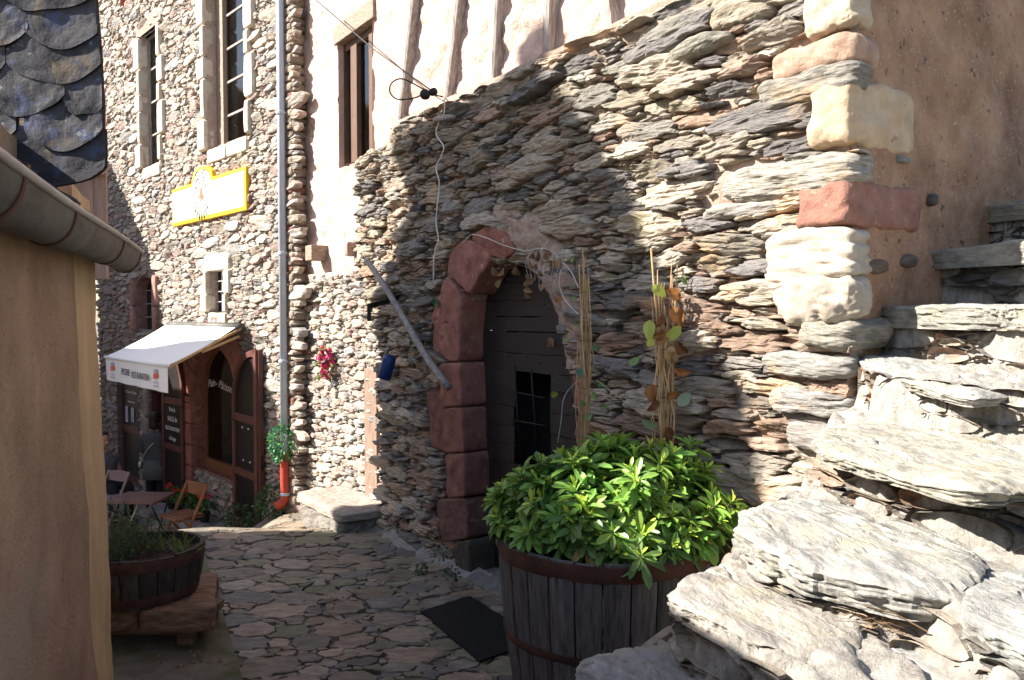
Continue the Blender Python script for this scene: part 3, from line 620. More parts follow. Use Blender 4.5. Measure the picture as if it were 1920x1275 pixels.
# rubble core as a stepped heightfield
def xy(px, z, k=None): return [tuple((atZ(a, b, z) if k is None else 0)[:2]) for a, b in px]
far = [(5, 1.2), (5, 6.2)]
polys = [
 (z1 - .028, xy([(1250, 1420), (1120, 1350), (1100, 1285), (1095, 1240), (1170, 1222)], z1) + [(.62, 2.35), (.95, 2.8), (1.45, 3.75)] + far[::-1] + [(5, .2), (.3, .6)]),
 (z2 - .028, [(.55, .9), (.55, 1.35)] + xy([(1500, 1235), (1420, 1200), (1350, 1165), (1290, 1132), (1275, 1105), (1330, 1075)], z2) + [(.75, 2.6), (1.1, 3.1), (1.5, 3.75)] + far[::-1] + [(5, .3)]),
 (z3 - .03, [(1.0, .8), (.98, 1.3)] + xy([(1727, 1085), (1640, 1070), (1508, 1040), (1420, 1000), (1402, 980), (1412, 955), (1440, 940)], z3) + [(1.15, 2.9), (1.5, 3.7)] + far[::-1] + [(5, .4)]),
 (z4 - .028, [(1.75, .8), (1.45, 1.5)] + xy([(1850, 885), (1735, 870), (1608, 835), (1548, 820), (1550, 800)], z4) + [(1.45, 3.55), (1.6, 3.75)] + far[::-1] + [(5, .5)]),
 (-.245, [(2.0, 1.0), (1.75, 2.3), (1.56, 2.7), (1.48, 3.1), (1.585, 3.56), (1.62, 3.8)] + far[::-1] + [(5, .7)]),
 (.0, [(2.2, 1.0)] + [(x + .01, y) for x, y in L6[::-1]] + [(1.85, 4.1)] + far[::-1]),
 (.29, [(2.8, 1.0)] + [(x + .01, y) for x, y in L7[::-1]] + [(2.3, 4.5)] + far[::-1]),
 (.56, [(3.3, 1.0)] + [(x + .01, y) for x, y in L8[::-1]] + [(2.7, 4.9)] + far[::-1])]
gx = np.arange(-.1, 4.2, .016); gy = np.arange(.5, 5.4, .016); Xg, Yg = np.meshgrid(gx, gy, indexing='ij')
wob = np.stack([Xg, Yg, Xg * 0], -1); Xw = Xg + .03 * fbm(wob, 6, 70, 3); Yw = Yg + .03 * fbm(wob, 6, 77, 3)
H = np.full(Xg.shape, GZ - .1); ins = np.zeros(Xg.shape, bool)
for z, pl in polys:
    m_ = poly_in(pl, Xw, Yw); H = np.where(m_, np.maximum(H, z), H); ins |= m_
Hs = H.copy()
for _ in range(1): Hs[1:-1, 1:-1] = np.where(ins[1:-1, 1:-1], (Hs[1:-1, 1:-1] * 2 + np.maximum(Hs[:-2, 1:-1], Hs[1:-1, 1:-1] - .2) + np.maximum(Hs[2:, 1:-1], Hs[1:-1, 1:-1] - .2) + np.maximum(Hs[1:-1, :-2], Hs[1:-1, 1:-1] - .2) + np.maximum(Hs[1:-1, 2:], Hs[1:-1, 1:-1] - .2)) / 6, Hs[1:-1, 1:-1])
Hs = Hs + np.where(ins, fbm(wob * [1.8, .8, 1], 11, 90, 5) * .030, 0)
d = ins.copy(); d[1:] |= ins[:-1]; d[:-1] |= ins[1:]; d[:, 1:] |= d[:, :-1]; d[:, :-1] |= d[:, 1:]
V = np.stack([Xg, Yg, Hs], -1); V[..., :2] += (fbm(V, 14, 95, 3) * .012)[..., None]
mb = MB(); kp = d[:-1, :-1] & d[1:, 1:] & d[1:, :-1] & d[:-1, 1:]; mb.grid(V, kp); mb.build('rubble_core', M['mortar_grey'], st, smooth=True)
# riser stones along polylines
def risers(pl, z0, z1_, seed, amp=.01, aniso=3.6, cl=None, pal=None, off=.0):
    P = np.array(pl, float); seg = np.linalg.norm(np.diff(P, axis=0), axis=1); L = np.concatenate([[0], np.cumsum(seg)])
    T = np.gradient(P, axis=0); T /= np.linalg.norm(T, axis=1)[:, None]; Nn = np.stack([T[:, 1], -T[:, 0]], 1)
    def mp(S, Tz, Hh):
        x = np.interp(S, L, P[:, 0]); y = np.interp(S, L, P[:, 1]); nx = np.interp(S, L, Nn[:, 0]); ny = np.interp(S, L, Nn[:, 1])
        return np.stack([x + nx * (Hh + off), y + ny * (Hh + off), Tz], -1)
    sd = darts(0, L[-1], z0, z1_, aniso, cl or [(.040, 300), (.028, 2500), (.018, 8000), (.011, 9000)], seed, tight=.78)
    mb = MB(); stones(mb, sd, aniso, mp, gap=.003, Mn=22, h=(.0, .02), hr=.3, pal=pal or [tuple(v * .95 for v in q_) for q_ in PB], amp=amp, seed=seed, cap=1.2, tilt=.2, back=-.02, clip=(0, L[-1], z0, z1_ + .02), layer=.012); mb.build('riser_stones', M['schist'], st)
r6 = [(2.12, 2.3), (2.02, 3.1), (1.79, 3.82)]; risers(r6, -.25, -.04, 61, aniso=3., cl=[(.07, 60), (.045, 500), (.025, 4000), (.014, 8000)])
r7 = [(2.70, 2.4), (2.48, 3.35), (2.20, 4.12)]; risers(r7, .03, .24, 62, cl=[(.07, 60), (.045, 500), (.025, 4000)], pal=[(.2, .19, .18), (.26, .24, .22)])  # darker palette puts the shade on this upper riser into its stones
r8 = [(3.2, 2.5), (2.95, 3.6), (2.62, 4.42)]; risers(r8, .33, .5, 63, cl=[(.07, 60), (.045, 500), (.025, 4000)], pal=[(.2, .19, .18), (.26, .24, .22)])  # shade put into the stone colours here too
risers([(2.0, 1.9), (1.74, 2.35), (1.55, 2.72), (1.50, 3.15), (1.575, 3.5)], z4 - .04, -.265, 64)
risers([(1.42, 1.6)] + xy([(1850, 885), (1735, 870), (1608, 838), (1550, 822)], z4) + [(1.12, 2.75)], z3 - .04, z4 - .05, 65)
risers([(.96, 1.2)] + xy([(1727, 1085), (1640, 1072), (1508, 1042), (1420, 1003), (1400, 975), (1412, 955)], z3) + [(.98, 2.5), (1.15, 2.95), (1.4, 3.5)], z2 - .05, z3 - .07, 66)
risers([(.60, 1.35)] + xy([(1500, 1235), (1420, 1200), (1350, 1168), (1290, 1135), (1272, 1108), (1320, 1075)], z2) + [(.72, 2.45), (1.1, 3.1)], -1.3, z2 - .06, 67)
risers(xy([(1250, 1400), (1120, 1345), (1102, 1285), (1097, 1240), (1165, 1222)], z1) + [(.5, 2.25), (.75, 2.6)], -1.5, z1 - .06, 68)
# pine needles on the stairs
mb = MB(); rn = random.Random(3)
for i in range(70):
    f = rn.random(); c = np.array(atZ(1590 + 90 * f + rn.gauss(0, 14), 1125 + 45 * f + rn.gauss(0, 12), z2 + .012)); a = rn.uniform(-.9, .3); l = rn.uniform(.02, .05); dv = np.array([math.cos(a), math.sin(a), 0]) * l
    mb.tube([c - dv, c + (0, 0, rn.uniform(.002, .015)), c + dv], .0009, n=3)
tag(mb.build('pine_needles', M['stem']), 'clump of dry reddish needles caught in the stair corner', 'needles', kind='stuff')
mb = MB()
for a, b in (((1405, 1022), (1600, 1120)), ((1480, 1035), (1640, 1150)), ((1620, 1135), (1740, 1185))):
    p0 = atZ(*a, z2 + .05); p1 = atZ(*b, z2 + .02); mb.tube([p0, (p0 + p1) / 2 + [0, 0, .01], p1], .0016, n=4)
tag(mb.build('dry_twig', M['stem']), 'thin dry twigs lying below the broad middle step slab', 'twigs')
# ================================================================== GROUND
CP = np.array([(-3, 4, -2.11), (0, 4, -2.11), (-.5, 6, -2.11), (-1.3, 7.6, -2.13), (-1.9, 8.4, -2.26), (-2.4, 9.2, -2.42), (-2.8, 9.9, -2.54), (-2.2, 7.2, -2.11), (-3.0, 7.35, -2.11), (-3.25, 8.2, -2.42), (-3.6, 9.1, -2.82), (-3.9, 10.1, -3.02), (-3.4, 10.3, -2.98), (-4.6, 11.2, -3.08), (-5.2, 12, -3.14), (-6.5, 13.5, -3.3), (-8, 15, -3.4), (-6, 10.5, -3.15), (-9, 12, -3.4), (-4.2, 7, -2.2), (-5.2, 8.5, -2.8), (-2.2, 5.5, -2.11), (-3, 5.8, -2.11), (2, 2, -2.11), (-2, 2, -2.11), (-12, 18, -3.6), (-14, 12, -3.6), (-12, 4, -2.6)])
def gz(x, y):
    x = np.asarray(x, float); y = np.asarray(y, float); num = 0; den = 0
    for a, b, c in CP:
        w_ = 1 / ((x - a) ** 2 + (y - b) ** 2 + .02) ** 2; num = num + w_ * c; den = den + w_
    return num / den
X, Y = np.meshgrid(np.arange(-16, 5, .06), np.arange(-2, 20, .06), indexing='ij'); Z = gz(X, Y) + fbm(np.stack([X, Y, X * 0], -1), 5, 3, 4) * .012 - .012
mb = MB(); mb.grid(np.stack([X, Y, Z], -1)); tag(mb.build('street', M['pavebase'], smooth=True), 'uneven stone-paved alley sloping down towards the shop', 'street', kind='structure')
mb = MB(); mb.grid(np.array([[(-300, -300, -4.6), (-300, 300, -4.6)], [(300, -300, -4.6), (300, 300, -4.6)]], float)); tag(mb.build('ground', M['pavebase']), 'ground beyond the alley', 'ground', kind='structure')
la, lb = atZ(385, 1040, GZ)[:2], atZ(455, 1275, GZ)[:2]
def rightof(x, y): return (x - la[0]) * (lb[1] - la[1]) - (y - la[1]) * (lb[0] - la[0]) < 0
sd = darts(-6.8, 1.2, 3.9, 13.8, 1.35, [(.15, 12), (.115, 50), (.08, 160), (.05, 500), (.030, 1600)], 77, tight=.74)
def pk(x, y):
    inB = (x - WB.p[0]) * WB.n[0] + (y - WB.p[1]) * WB.n[1] > .03; inA = (x - WA.p[0]) * WA.n[0] + (y - WA.p[1]) * WA.n[1] > .05
    lf = np.where(y < 6.9, (x - la[0]) * (lb[1] - la[1]) - (y - la[1]) * (lb[0] - la[0]) < -.02, x > -1.6 - y * .36)
    return inB & (inA | (y < 8)) & lf & ((x < .9))
mb = MB(); fp = [(1.0, None), (.995, .3), (.97, .8), (.9, .97), (.65, 1.), (.35, 1.), (.02, 1.)]
PP = [(.34, .265, .19), (.24, .20, .155), (.38, .275, .19), (.28, .225, .155), (.20, .175, .15), (.34, .28, .22), (.25, .23, .14)]
stones(mb, sd, 1.35, lambda S, T, Hh: np.stack([S, T, gz(S, T) + Hh], -1), keep=pk, gap=.003, Mn=34, h=(.002, .012), prof=fp, pal=PP, amp=.005, seed=14, p=16, rough=.3, jag=.10, tilt=.03, nsc=(6, 14, 10), back=-.04)
tag(mb.build('paving_stones', M['paver'], smooth=False), 'irregular flat paving stones covering the alley', 'paving', kind='structure')
X, Y = np.meshgrid(np.linspace(0, 1, 60), np.linspace(0, 1, 90), indexing='ij')
Lx = la[0] + (lb[0] - la[0]) * (Y * 1.35 - .05); Ly = la[1] + (lb[1] - la[1]) * (Y * 1.35 - .05); Xc = Lx - X * 2.2; Yc = Ly - X * .4
mb = MB(); mb.grid(np.stack([Xc, Yc, gz(Xc, Yc) + .022 - .012 * np.exp(-((X * 2.2 - .0) / .03) ** 2) + .006 * fbm(np.stack([Xc, Yc, Xc * 0], -1), 6)], -1)[:, ::-1]); tag(mb.build('concrete_strip', M['conc'], smooth=True), 'mossy concrete strip along the foot of the ochre house', 'pavement', kind='structure')
# wall-foot mortar fillet of wall B
mb = MB(); ss = np.linspace(3.0, 5.0, 80); o = np.linspace(0, 1, 12); S, O = np.meshgrid(ss, o, indexing='ij'); wd = .22 + .07 * vn(np.stack([S * 3, S * 0, S * 0], -1))
Q = WB.pt(S, .0 + O * wd, 0); Q[..., 2] = gz(Q[..., 0], Q[..., 1]) + .05 * (1 - O) ** 2 + .008 - .02 * O ** 6 + .012 * fbm(Q, 12, 5); mb.grid(Q[:, ::-1]); tag(mb.build('mortar_edging', M['mortar_grey'], smooth=True), 'pale mortar edging between paving and schist wall', 'edging', kind='structure')
# dark mat
q = [atZ(*a, GZ + .02) for a in ((790, 1147), (880, 1117), (1010, 1200), (900, 1240))]
q = [np.array([*v[:2], GZ + .012]) for v in q]; mb = MB(); qq = []
for k in range(4):
    for f in np.linspace(0, 1, 14)[:-1]: p_ = q[k] * (1 - f) + q[(k + 1) % 4] * f; qq.append(p_ + np.array([*(vn(np.array([[p_[0] + 5, p_[1], k]]), 14, 2) * .018), *(vn(np.array([[p_[0] + 9, p_[1], k]]), 14, 3) * .018), 0]))
qq = np.array(qq)[::-1]; n = len(qq); i = np.arange(n); j = (i + 1) % n
mb.add(np.concatenate([qq, qq + [0, 0, .010]]), [i[::-1].copy(), i + n, np.stack([i, j, j + n, i + n], 1)]); tag(mb.build('door_mat', M['mat']), 'black wet door mat lying on the paving before the arched door', 'mat')
# stone bench at the foot of the flank
mb = MB(); c = WP.pt(5.55, .30, GZ + .02)
ax_ = WP.pt(.62, 0, 0) - WP.pt(0, 0, 0); ay_ = WP.pt(0, .30, 0) - WP.pt(0, 0, 0)
mb.rock(c + [0, 0, .11], ax_, ay_, (0, 0, .05), n=24, p=8, amp=.014, seed=3, col=(.44, .37, .31)); mb.rock(c - [0, 0, .06], ax_ * .94, ay_ * .9, (0, 0, .14), n=24, p=8, amp=.03, seed=4, col=(.25, .23, .2))
tag(mb.build('stone_bench', M['rubble']), 'low sunlit stone step block at the foot of the bright flank wall', 'stone block')
# ================================================================== LEFT OCHRE HOUSE
oh = thing('ochre_house', (-2.0, 3.9, GZ), 'ochre rendered house corner with slate roof and zinc gutter', 'house')
gd = np.array([-.364, 1.]); gdn = gd / np.hypot(*gd)
def lh(a, Yv): return np.array([-a - .364 * Yv, Yv])
Yn = np.array([-1.0, .5, 1.5, 2.2, 2.8, 3.15, 3.35, 3.6, 3.9]); Zs = np.linspace(GZ - .05, .55, 70)
Yf = np.interp(np.linspace(0, 8, 160), range(9), Yn); V = np.zeros((160, 70, 3))
for i, yv in enumerate(Yf):
    f = (Zs - Zs[-1]) / (Zs[0] - Zs[-1]); a = .66 - .065 * f + .02 * max(0, (yv - 3.2) / .7) ; ye = yv + f * .17 * max(0, (yv - 2) / 1.9)
    V[i, :, 0] = -a - .364 * ye; V[i, :, 1] = ye; V[i, :, 2] = Zs
V[..., 0] += fbm(V, 2.5, 41, 3) * .012 + fbm(V, 40, 42, 2) * .0025
k1 = 118
mb = MB(); mb.grid(V[:k1 + 1]); mb.build('rendered_wall', M['plaster_ochre'], oh, smooth=True)
mb = MB(); mb.grid(V[k1:]); e = V[-1]; E = np.stack([e, e + [-1.2, .15, 0]], 0); mb.grid(E); mb.build('smooth_pilaster', M['plaster_pale'], oh, smooth=False)
# gutter
gm = MB(); a0 = .467; zg = .322; Ys = np.linspace(.6, 4.2, 60); th = np.linspace(0, math.pi, 20); r_ = .083
ctr = np.array([[-a0 - .364 * y - r_ * .95, y] for y in Ys]); nx = np.array([gdn[1], -gdn[0]])  # outward to street
V = np.zeros((60, 20, 3))
for i in range(60):
    for sgn, in ((1,),):
        V[i, :, 0] = ctr[i, 0] + np.cos(th) * r_ * nx[0]; V[i, :, 1] = ctr[i, 1] + np.cos(th) * r_ * nx[1]; V[i, :, 2] = zg - np.sin(th) * r_ * 1.35 + .006 * math.sin(Ys[i] * 2.2)
gm.grid(V); gm.grid((V * 1.0 + [0, 0, .006])[:, ::-1])
e = V[-1]; gm.add(e, [np.arange(20)])
gut = gm.build('gutter', M['zinc'], oh, smooth=True)
mb = MB(); mb.tube(np.stack([V[:, 0, 0], V[:, 0, 1], V[:, 0, 2]], -1), .0125, n=12); mb.build('gutter_bead', M['pvc'], gut, smooth=True)
for yv in (1.75, 2.35, 3.45, 4.16):
    i = int(np.argmin(abs(Ys - yv))); mb = MB(); P = [V[i, k] + (V[i, k] - [ctr[i, 0], ctr[i, 1], zg]) * .05 for k in range(20)]
    P = [P[0] + [-.03, 0, .03], P[0] + [.008, 0, .018]] + P
    w2 = np.array([*gdn, 0]) * .014; A_ = np.array(P); mb.grid(np.stack([A_ - w2, A_ + w2])); b = mb.build('gutter_bracket', M['rust'], gut, smooth=True); so_ = b.modifiers.new('s', 'SOLIDIFY'); so_.thickness = .004
# eave slates peeking above gutter
mb = MB(); rn = random.Random(8)
for i in range(26):
    y = .8 + i * .135; x = -a0 - .364 * y - .06; c = np.array([x - .16, y, zg + .11 + rn.uniform(-.005, .008)])
    mb.rock(c, (.19, .0, -.075), (-.02, .075, 0), (0.004, 0, .010), n=8, p=5, amp=.008, seed=i, sc=12, col=(.8, .75, .7))
mb.build('eave_slates', M['slate'], oh)
# big slate hip facing the camera: overlapping fish-scale slates
mb = MB(); rows = [(350, 2.50), (283, 2.52), (218, 2.54), (157, 2.56), (92, 2.58), (22, 2.60), (-45, 2.62)]; SW = 250
rn = random.Random(5)
xs_off = {0: [110, -70], 1: [120, -60], 2: [160, 45, -80], 3: [105, -55], 4: [118, -12], 5: [88, -40], 6: [100, -20]}
wid = {0: [85, 90], 1: [72, 85], 2: [42, 72, 60], 3: [90, 60], 4: [75, 60], 5: [92, 45], 6: [80, 50]}
def slate(cx, yb, D, hw, hh, seed):
    n1, n2 = 26, 20; u = np.linspace(-1, 1, n1)[:, None]; v = np.linspace(0, 1, n2)[None]
    low = 1 - (np.abs(u) ** 2.6) * .38                                       # curved lower edge
    X = cx + u * hw * (1 + 0 * v); Yp = (yb - hh) + (hh * low) * v + 3 * np.sin(u * 5 + seed)
    X = np.minimum(X, 188 - np.clip((90 - Yp) * .07, -8, 12) - 3 * abs(math.sin(seed)))
    W = np.zeros((n1, n2, 3))
    for i in range(n1):
        for j in range(n2): W[i, j] = atD(X[i, j], Yp[i, j], D - .045 * v[0, j] + .02)
    W[..., 1] -= .0045 * fbm(W, 14, seed, 4) + .012 * (1 - np.abs(u) ** 4)
    Bk = W.copy(); Bk[..., 1] += .018
    mb.grid(W, None, tuple(np.array([1, 1, 1]) * rn.uniform(.75, 1.25)))
    Ed = np.stack([W[:, -1], Bk[:, -1]], 1); mb.grid(Ed, None, (.5, .45, .4)); mb.grid(np.stack([W[-1], Bk[-1]], 1), None, (.5, .45, .4)); mb.grid(np.stack([W[0], Bk[0]], 1), None, (.5, .45, .4))
for q, (yb, D) in enumerate(rows):
    for cx_, hw in zip(xs_off[q], wid[q]): slate(cx_, yb, D, hw + 4, 112, q * 7 + cx_)
mb.build('slate_roof', M['slate'], oh, smooth=False)
mb = MB()
for (x, y, D, rx, rz) in ((62, 214, 2.47, .042, .014), (95, 62, 2.52, .07, .02), (36, 155, 2.47, .012, .006), (150, 70, 2.5, .03, .01)):
    c = atD(x, y, D); n = 40; t = np.linspace(0, 2 * math.pi, n, endpoint=False); rr = 1 + .3 * vn(np.stack([np.cos(t) * 2 + x, np.sin(t) * 2, t * 0], -1), 2)
    mb.rock(c, (rx, 0, 0), (0, .006, 0), (0, 0, rz), n=12, p=2.3, amp=.006, sc=60, seed=x)
#mb.build('lichen_patch', M['lichen'], oh)
mb = MB(); bp = [atD(x, y, D) for x, y, D in ((-60, 325, 2.62), (150, 325, 2.62), (160, -60, 2.7), (-60, -60, 2.7))]; mb.hexa(np.array(bp + [v * 1.08 for v in bp])); mb.build('roof_boarding', M['beamwood'], oh)
# ================================================================== cladded house further on
ch = thing('clad_house', (-4.0, 8.0, -3.0), 'narrow pinkish board-clad house behind the slate roof', 'house')
def quadwall(mb, px, D, dep, col=W1):
    f = [atD(x, y, D) for x, y in px]; g = [v * (1 + dep / D) for v in f]; mb.hexa(np.array(f + g), col)
mb = MB(); x0, x1 = -4.6, -3.61; CF = Fr((-3.605, 7.0), (-1, -.1), (-.1, -1))
for i in range(9): mb.fbox(CF, i * .11, i * .11 + .106, 0, .02 + .003 * (i % 2), .66, CF.hit(208, 318)[1]); mb.fbox(CF, .03 + i * .11, .03 + i * .11 + .106, -.05, -.02 + .004 * (i % 2), .3, CF.hit(190, 165)[1])
mb.build('board_cladding', M['clad'], ch)
mb = MB(); z = CF.hit(208, 318)[1]; mb.hexa(np.array([CF.pt(*q) for q in ((-.02, .09, z - .06), (1, .09, z - .06), (1, -.04, z + .04), (-.02, -.04, z + .04), (-.02, .09, z - .04), (1, .09, z - .04), (1, -.04, z + .06), (-.02, -.04, z + .06))])); mb.build('drip_board', M['clad'], ch)
mb = MB(); mb.fbox(CF, .42, 1.5, -.3, -.06, -3.6, CF.hit(190, 165)[1]); mb.build('house_wall', M['plaster_brown'], ch)
# ================================================================== SHOP BUILDING (wall A)
ha = thing('shop_building', (-5.5, 12.7, -3.2), 'tall sunlit rubble stone building with arched shop window and stone-framed upper windows', 'building')
def rect(fr, x0, x1, y0, y1):   # pixel rectangle -> metric rectangle using the edge columns
    sa = fr.hit(x0, (y0 + y1) / 2)[0]; sb = fr.hit(x1, (y0 + y1) / 2)[0]; xm = (x0 + x1) / 2
    return sb, sa, fr.hit(xm, y1)[1], fr.hit(xm, y0)[1]
W1_ = rect(WA, 270, 303, 55, 310); W2_ = rect(WA, 391, 467, -60, 268); W3_ = rect(WA, 396, 428, 507, 585); W4_ = rect(WA, 258, 294, 518, 620)
SHOP = rect(WA, 366, 449, 648, 893); DOORW = rect(WA, 288, 312, 735, 950); DOORL = rect(WA, 224, 263, 715, 905)
def rp(r): return [(r[0], r[2]), (r[1], r[2]), (r[1], r[3]), (r[0], r[3])]
def archpoly(r, rise, n=14):
    s0, s1, z0, z1_ = r; c = (s0 + s1) / 2; h = (s1 - s0) / 2; t = np.linspace(0, math.pi, n)
    return [(s0, z0)] + [(c - h * math.cos(a), z1_ - rise + rise * math.sin(a) ** .8) for a in t] + [(s1, z0)]
rise = (SHOP[3] - SHOP[2]) * .42; SP = archpoly(SHOP, rise); A4 = archpoly(W4_, .3)
holes = [rp(W1_), rp(W2_), rp(W3_), A4, SP, rp(DOORW), rp(DOORL)]
TL = rect(WA, 228, 243, -80, 8); holes.append(rp(TL))
ZA0, ZA1, SA1 = -3.7, 7.6, WA.hit(184, 400)[0]
sd = darts(0, SA1, ZA0, 7.4, 3.2, [(.085, 10), (.06, 80), (.042, 500), (.030, 2600), (.020, 6500), (.014, 5000)], 31, tight=.8)
def inany(s, z, g=.0):
    m_ = np.zeros(s.shape, bool)
    for h in holes: m_ |= poly_in(h, s, z)
    return m_
mb = MB(); stones(mb, sd, 3.2, wallmap(WA), keep=lambda s, z: ~inany(s, z), gap=.004, Mn=14, rough=.3, p=13, jag=.12, layer=.01, shr=.05, avoid=holes, h=(.0, .035), hr=.30, pal=PA, amp=.010, seed=16, prof=[(1.02, None), (1., .4), (.92, .9), (.6, 1.), (.05, 1.02)], nsc=(9, 14, 9))
mb.build('stone_facing', M['rubble'], ha)
mb = MB(); backing(mb, WA, 0, SA1, ZA0, 7.4, .05, .012, holes=holes, off=-.004, seed=18); mb.build('mortar_backing', M['mortar_grey'], ha, smooth=True)
# end return with quoins
EN = Fr(WA.p, -WA.n, (.675, -.738)); mb = MB(); rn = random.Random(2); z = ZA0
mb.fbox(EN, -.005, 1.5, -.3, -.01, ZA0, 7.4, (.25, .2, .16))
while z < 7.3:
    hgt = rn.uniform(.07, .15); L = rn.uniform(.10, .2); c_ = np.array([.42, .33, .25]) * rn.uniform(.6, 1.25)
    if rn.random() < .08: c_ = np.array([.30, .14, .10])
    ctr = WA.pt(L * .8, -.08, z + hgt / 2); mb.rock(ctr, WA.pt(L, 0, 0) - WA.pt(0, 0, 0), WA.pt(0, .13, 0) - WA.pt(0, 0, 0), (0, 0, hgt * .47), n=9, p=5, amp=.012, seed=int(z * 50), sc=9, col=tuple(c_)); z += hgt
mb.build('corner_quoins', M['rubble'], ha)
# reveals + surrounds
def reveal(poly, dep, name, m_, col=W1, closed=True):
    P = np.array(poly + ([poly[0]] if closed else [])); mb = MB(); O = np.linspace(.03, -dep, 4)
    mb.grid(WA.pt(P[:, 0][:, None], O[None], P[:, 1][:, None]), None, col); return mb.build(name, M[m_], ha)
for wq, (r, dep) in enumerate(((W1_, .24), (W2_, .26), (W3_, .20))): reveal(rp(r), dep, 'window_reveal', 'cream', (.46, .37, .32))
reveal(rp(TL), .2, 'window_reveal', 'cream', (.4, .2, .12)); reveal(A4, .2, 'window_reveal', 'red', (.36, .20, .17)); reveal(SP, .30, 'arch_reveal', 'red', (.33, .14, .11))
reveal(rp(DOORW), .5, 'door_reveal', 'red', (.2, .15, .13)); reveal(rp(DOORL), .2, 'door_reveal', 'red', (.2, .15, .13))
CR = (.62, .56, .47)
def jamb(r, hs, wl=(.12, .26), sill=True, lint=None, col=CR, m_='cream', sides=(0, 1)):
    s0, s1, z0, z1_ = r; mb = MB(); k = 0; z = z0
    while z < z1_:
        h = hs * (1. + .35 * math.sin(k * 2.1)); h = min(h, z1_ - z)
        for side in sides:
            w_ = wl[(k + side) % 2]; a = s1 + w_ / 2 if side else s0 - w_ / 2; cc = np.array(col) * (1 + .12 * math.sin(k * 3.3 + side))
            mb.rock(WA.pt(a, .005, z + h / 2), WA.pt(w_ / 2, 0, 0) - WA.pt(0, 0, 0), WA.pt(0, .085, 0) - WA.pt(0, 0, 0), (0, 0, h / 2 - .004), n=8, p=9, amp=.006, seed=k, col=tuple(cc))
        z += h; k += 1
    if sill:
        for q in range(2): mb.rock(WA.pt(s0 + (s1 - s0) * (.25 + .5 * q), -.06, z0 - .11), WA.pt((s1 - s0) / 4 + .0, 0, 0) - WA.pt(0, 0, 0), WA.pt(0, .12, 0) - WA.pt(0, 0, 0), (0, 0, .10), n=8, p=9, amp=.006, seed=q, col=col)
    if lint: mb.rock(WA.pt((s0 + s1) / 2, -.04, z1_ + .12), WA.pt((s1 - s0) / 2 + .15, 0, 0) - WA.pt(0, 0, 0), WA.pt(0, .1, 0) - WA.pt(0, 0, 0), (0, 0, .12), n=8, p=9, amp=.006, col=col)
    mb.build('window_surround', M[m_], ha, smooth=True)
jamb(W1_, .42); jamb(W2_, .45); jamb(W3_, .26, (.08, .2), True, True, (.66, .60, .50)); jamb(W4_, .42, (.14, .2), False, None, (.42, .24, .2), 'red', (0,)); jamb(W4_, .42, (.14, .2), False, None, (.42, .24, .2), 'red', (1,))
mb = MB(); h0 = WA.hit(248, 60); h1 = WA.hit(302, 8); mb.fbox(WA, W1_[0] - .12, W1_[1] + .25, -.25, .04, W1_[3], W1_[3] + .26); mb.build('window_lintel', M['beamwood'], ha, bev=.01)
def casement(r, dep, label, cols, rows_, fw, curt, m_='oldwood', frm=.05, cm='curtain'):
    fr = WA.off(-dep); s0, s1, z0, z1_ = r; mb = MB()
    mb.fbox(fr, s0, s0 + frm, -.03, .03, z0, z1_); mb.fbox(fr, s1 - frm, s1, -.03, .03, z0, z1_); mb.fbox(fr, s0 + frm, s1 - frm, -.028, .028, z0, z0 + frm); mb.fbox(fr, s0 + frm, s1 - frm, -.028, .028, z1_ - frm, z1_)
    for k in range(1, cols): s = s0 + (s1 - s0) * k / cols; mb.fbox(fr, s - fw / 2, s + fw / 2, -.02, .02, z0 + frm, z1_ - frm)
    for k in range(1, rows_): z = z0 + (z1_ - z0) * k / rows_; mb.fbox(fr, s0 + frm, s1 - frm, -.012, .012, z - fw / 2, z + fw / 2)
    w_ = mb.build('window', M[m_], ha)
    mb = MB(); mb.fbox(fr, s0 + .01, s1 - .01, -.006, -.002, z0 + .01, z1_ - .01); mb.build('pane', M['glass'], w_)
    mb = MB(); mb.fbox(fr, s0 - .05, s1 + .05, -.5, -.45, z0 - .05, z1_ + .05); mb.build('dark_room_sheet', M['dark'], w_)  # near-black sheet stands for the unlit room behind the glass
    if curt:
        a, b = curt; ss = np.linspace(s0, s1, 70); zz = np.linspace(z0 + (z1_ - z0) * a, z0 + (z1_ - z0) * b, 12)
        mb = MB(); mb.grid(np.stack([fr.pt(ss, -.06 + .014 * np.sin(ss * 70) + .01 * math.sin(z * 9), z + .03 * np.sin(ss * 7)) for z in zz])); mb.build('net_curtain', M[cm], w_, smooth=True)
    return w_
casement(W1_, .10, '', 1, 4, .03, (0, .45), frm=.04)
wq = casement(W2_, .17, '', 1, 5, .03, (0, .5), frm=.045)
fr = WA.off(-.17); mb = MB(); mb.fbox(fr, W2_[0], W2_[1], -.09, -.08, W2_[2] + (W2_[3] - W2_[2]) * .5, W2_[3]); mb.build('blind', M['blind'], wq)
mb = MB(); mb.fbox(fr, W2_[1] - .24, W2_[1], -.01, .06, W2_[2], W2_[3]); mb.build('open_casement', M['beamwood'], wq)
casement(TL, .1, '', 2, 3, .04, None, 'pipered', .08)
def bars(r, dep, nv, nh, rr=.009):
    fr = WA.off(-dep); s0, s1, z0, z1_ = r; mb = MB()
    for k in range(1, nv + 1): s = s0 + (s1 - s0) * k / (nv + 1); mb.tube([fr.pt(s, 0, z0), fr.pt(s, 0, z1_)], rr, n=6)
    for k in range(1, nh + 1): z = z0 + (z1_ - z0) * k / (nh + 1); mb.tube([fr.pt(s0, .01, z), fr.pt(s1, .01, z)], rr, n=6)
    b = mb.build('window_bars', M['silver'], ha); mb = MB(); mb.fbox(fr, s0 - .01, s1 + .01, -.035, -.025, z0, z1_); mb.build('dark_room_sheet', M['dark'], b)  # near-black sheet close behind the bars stands for the unlit inside
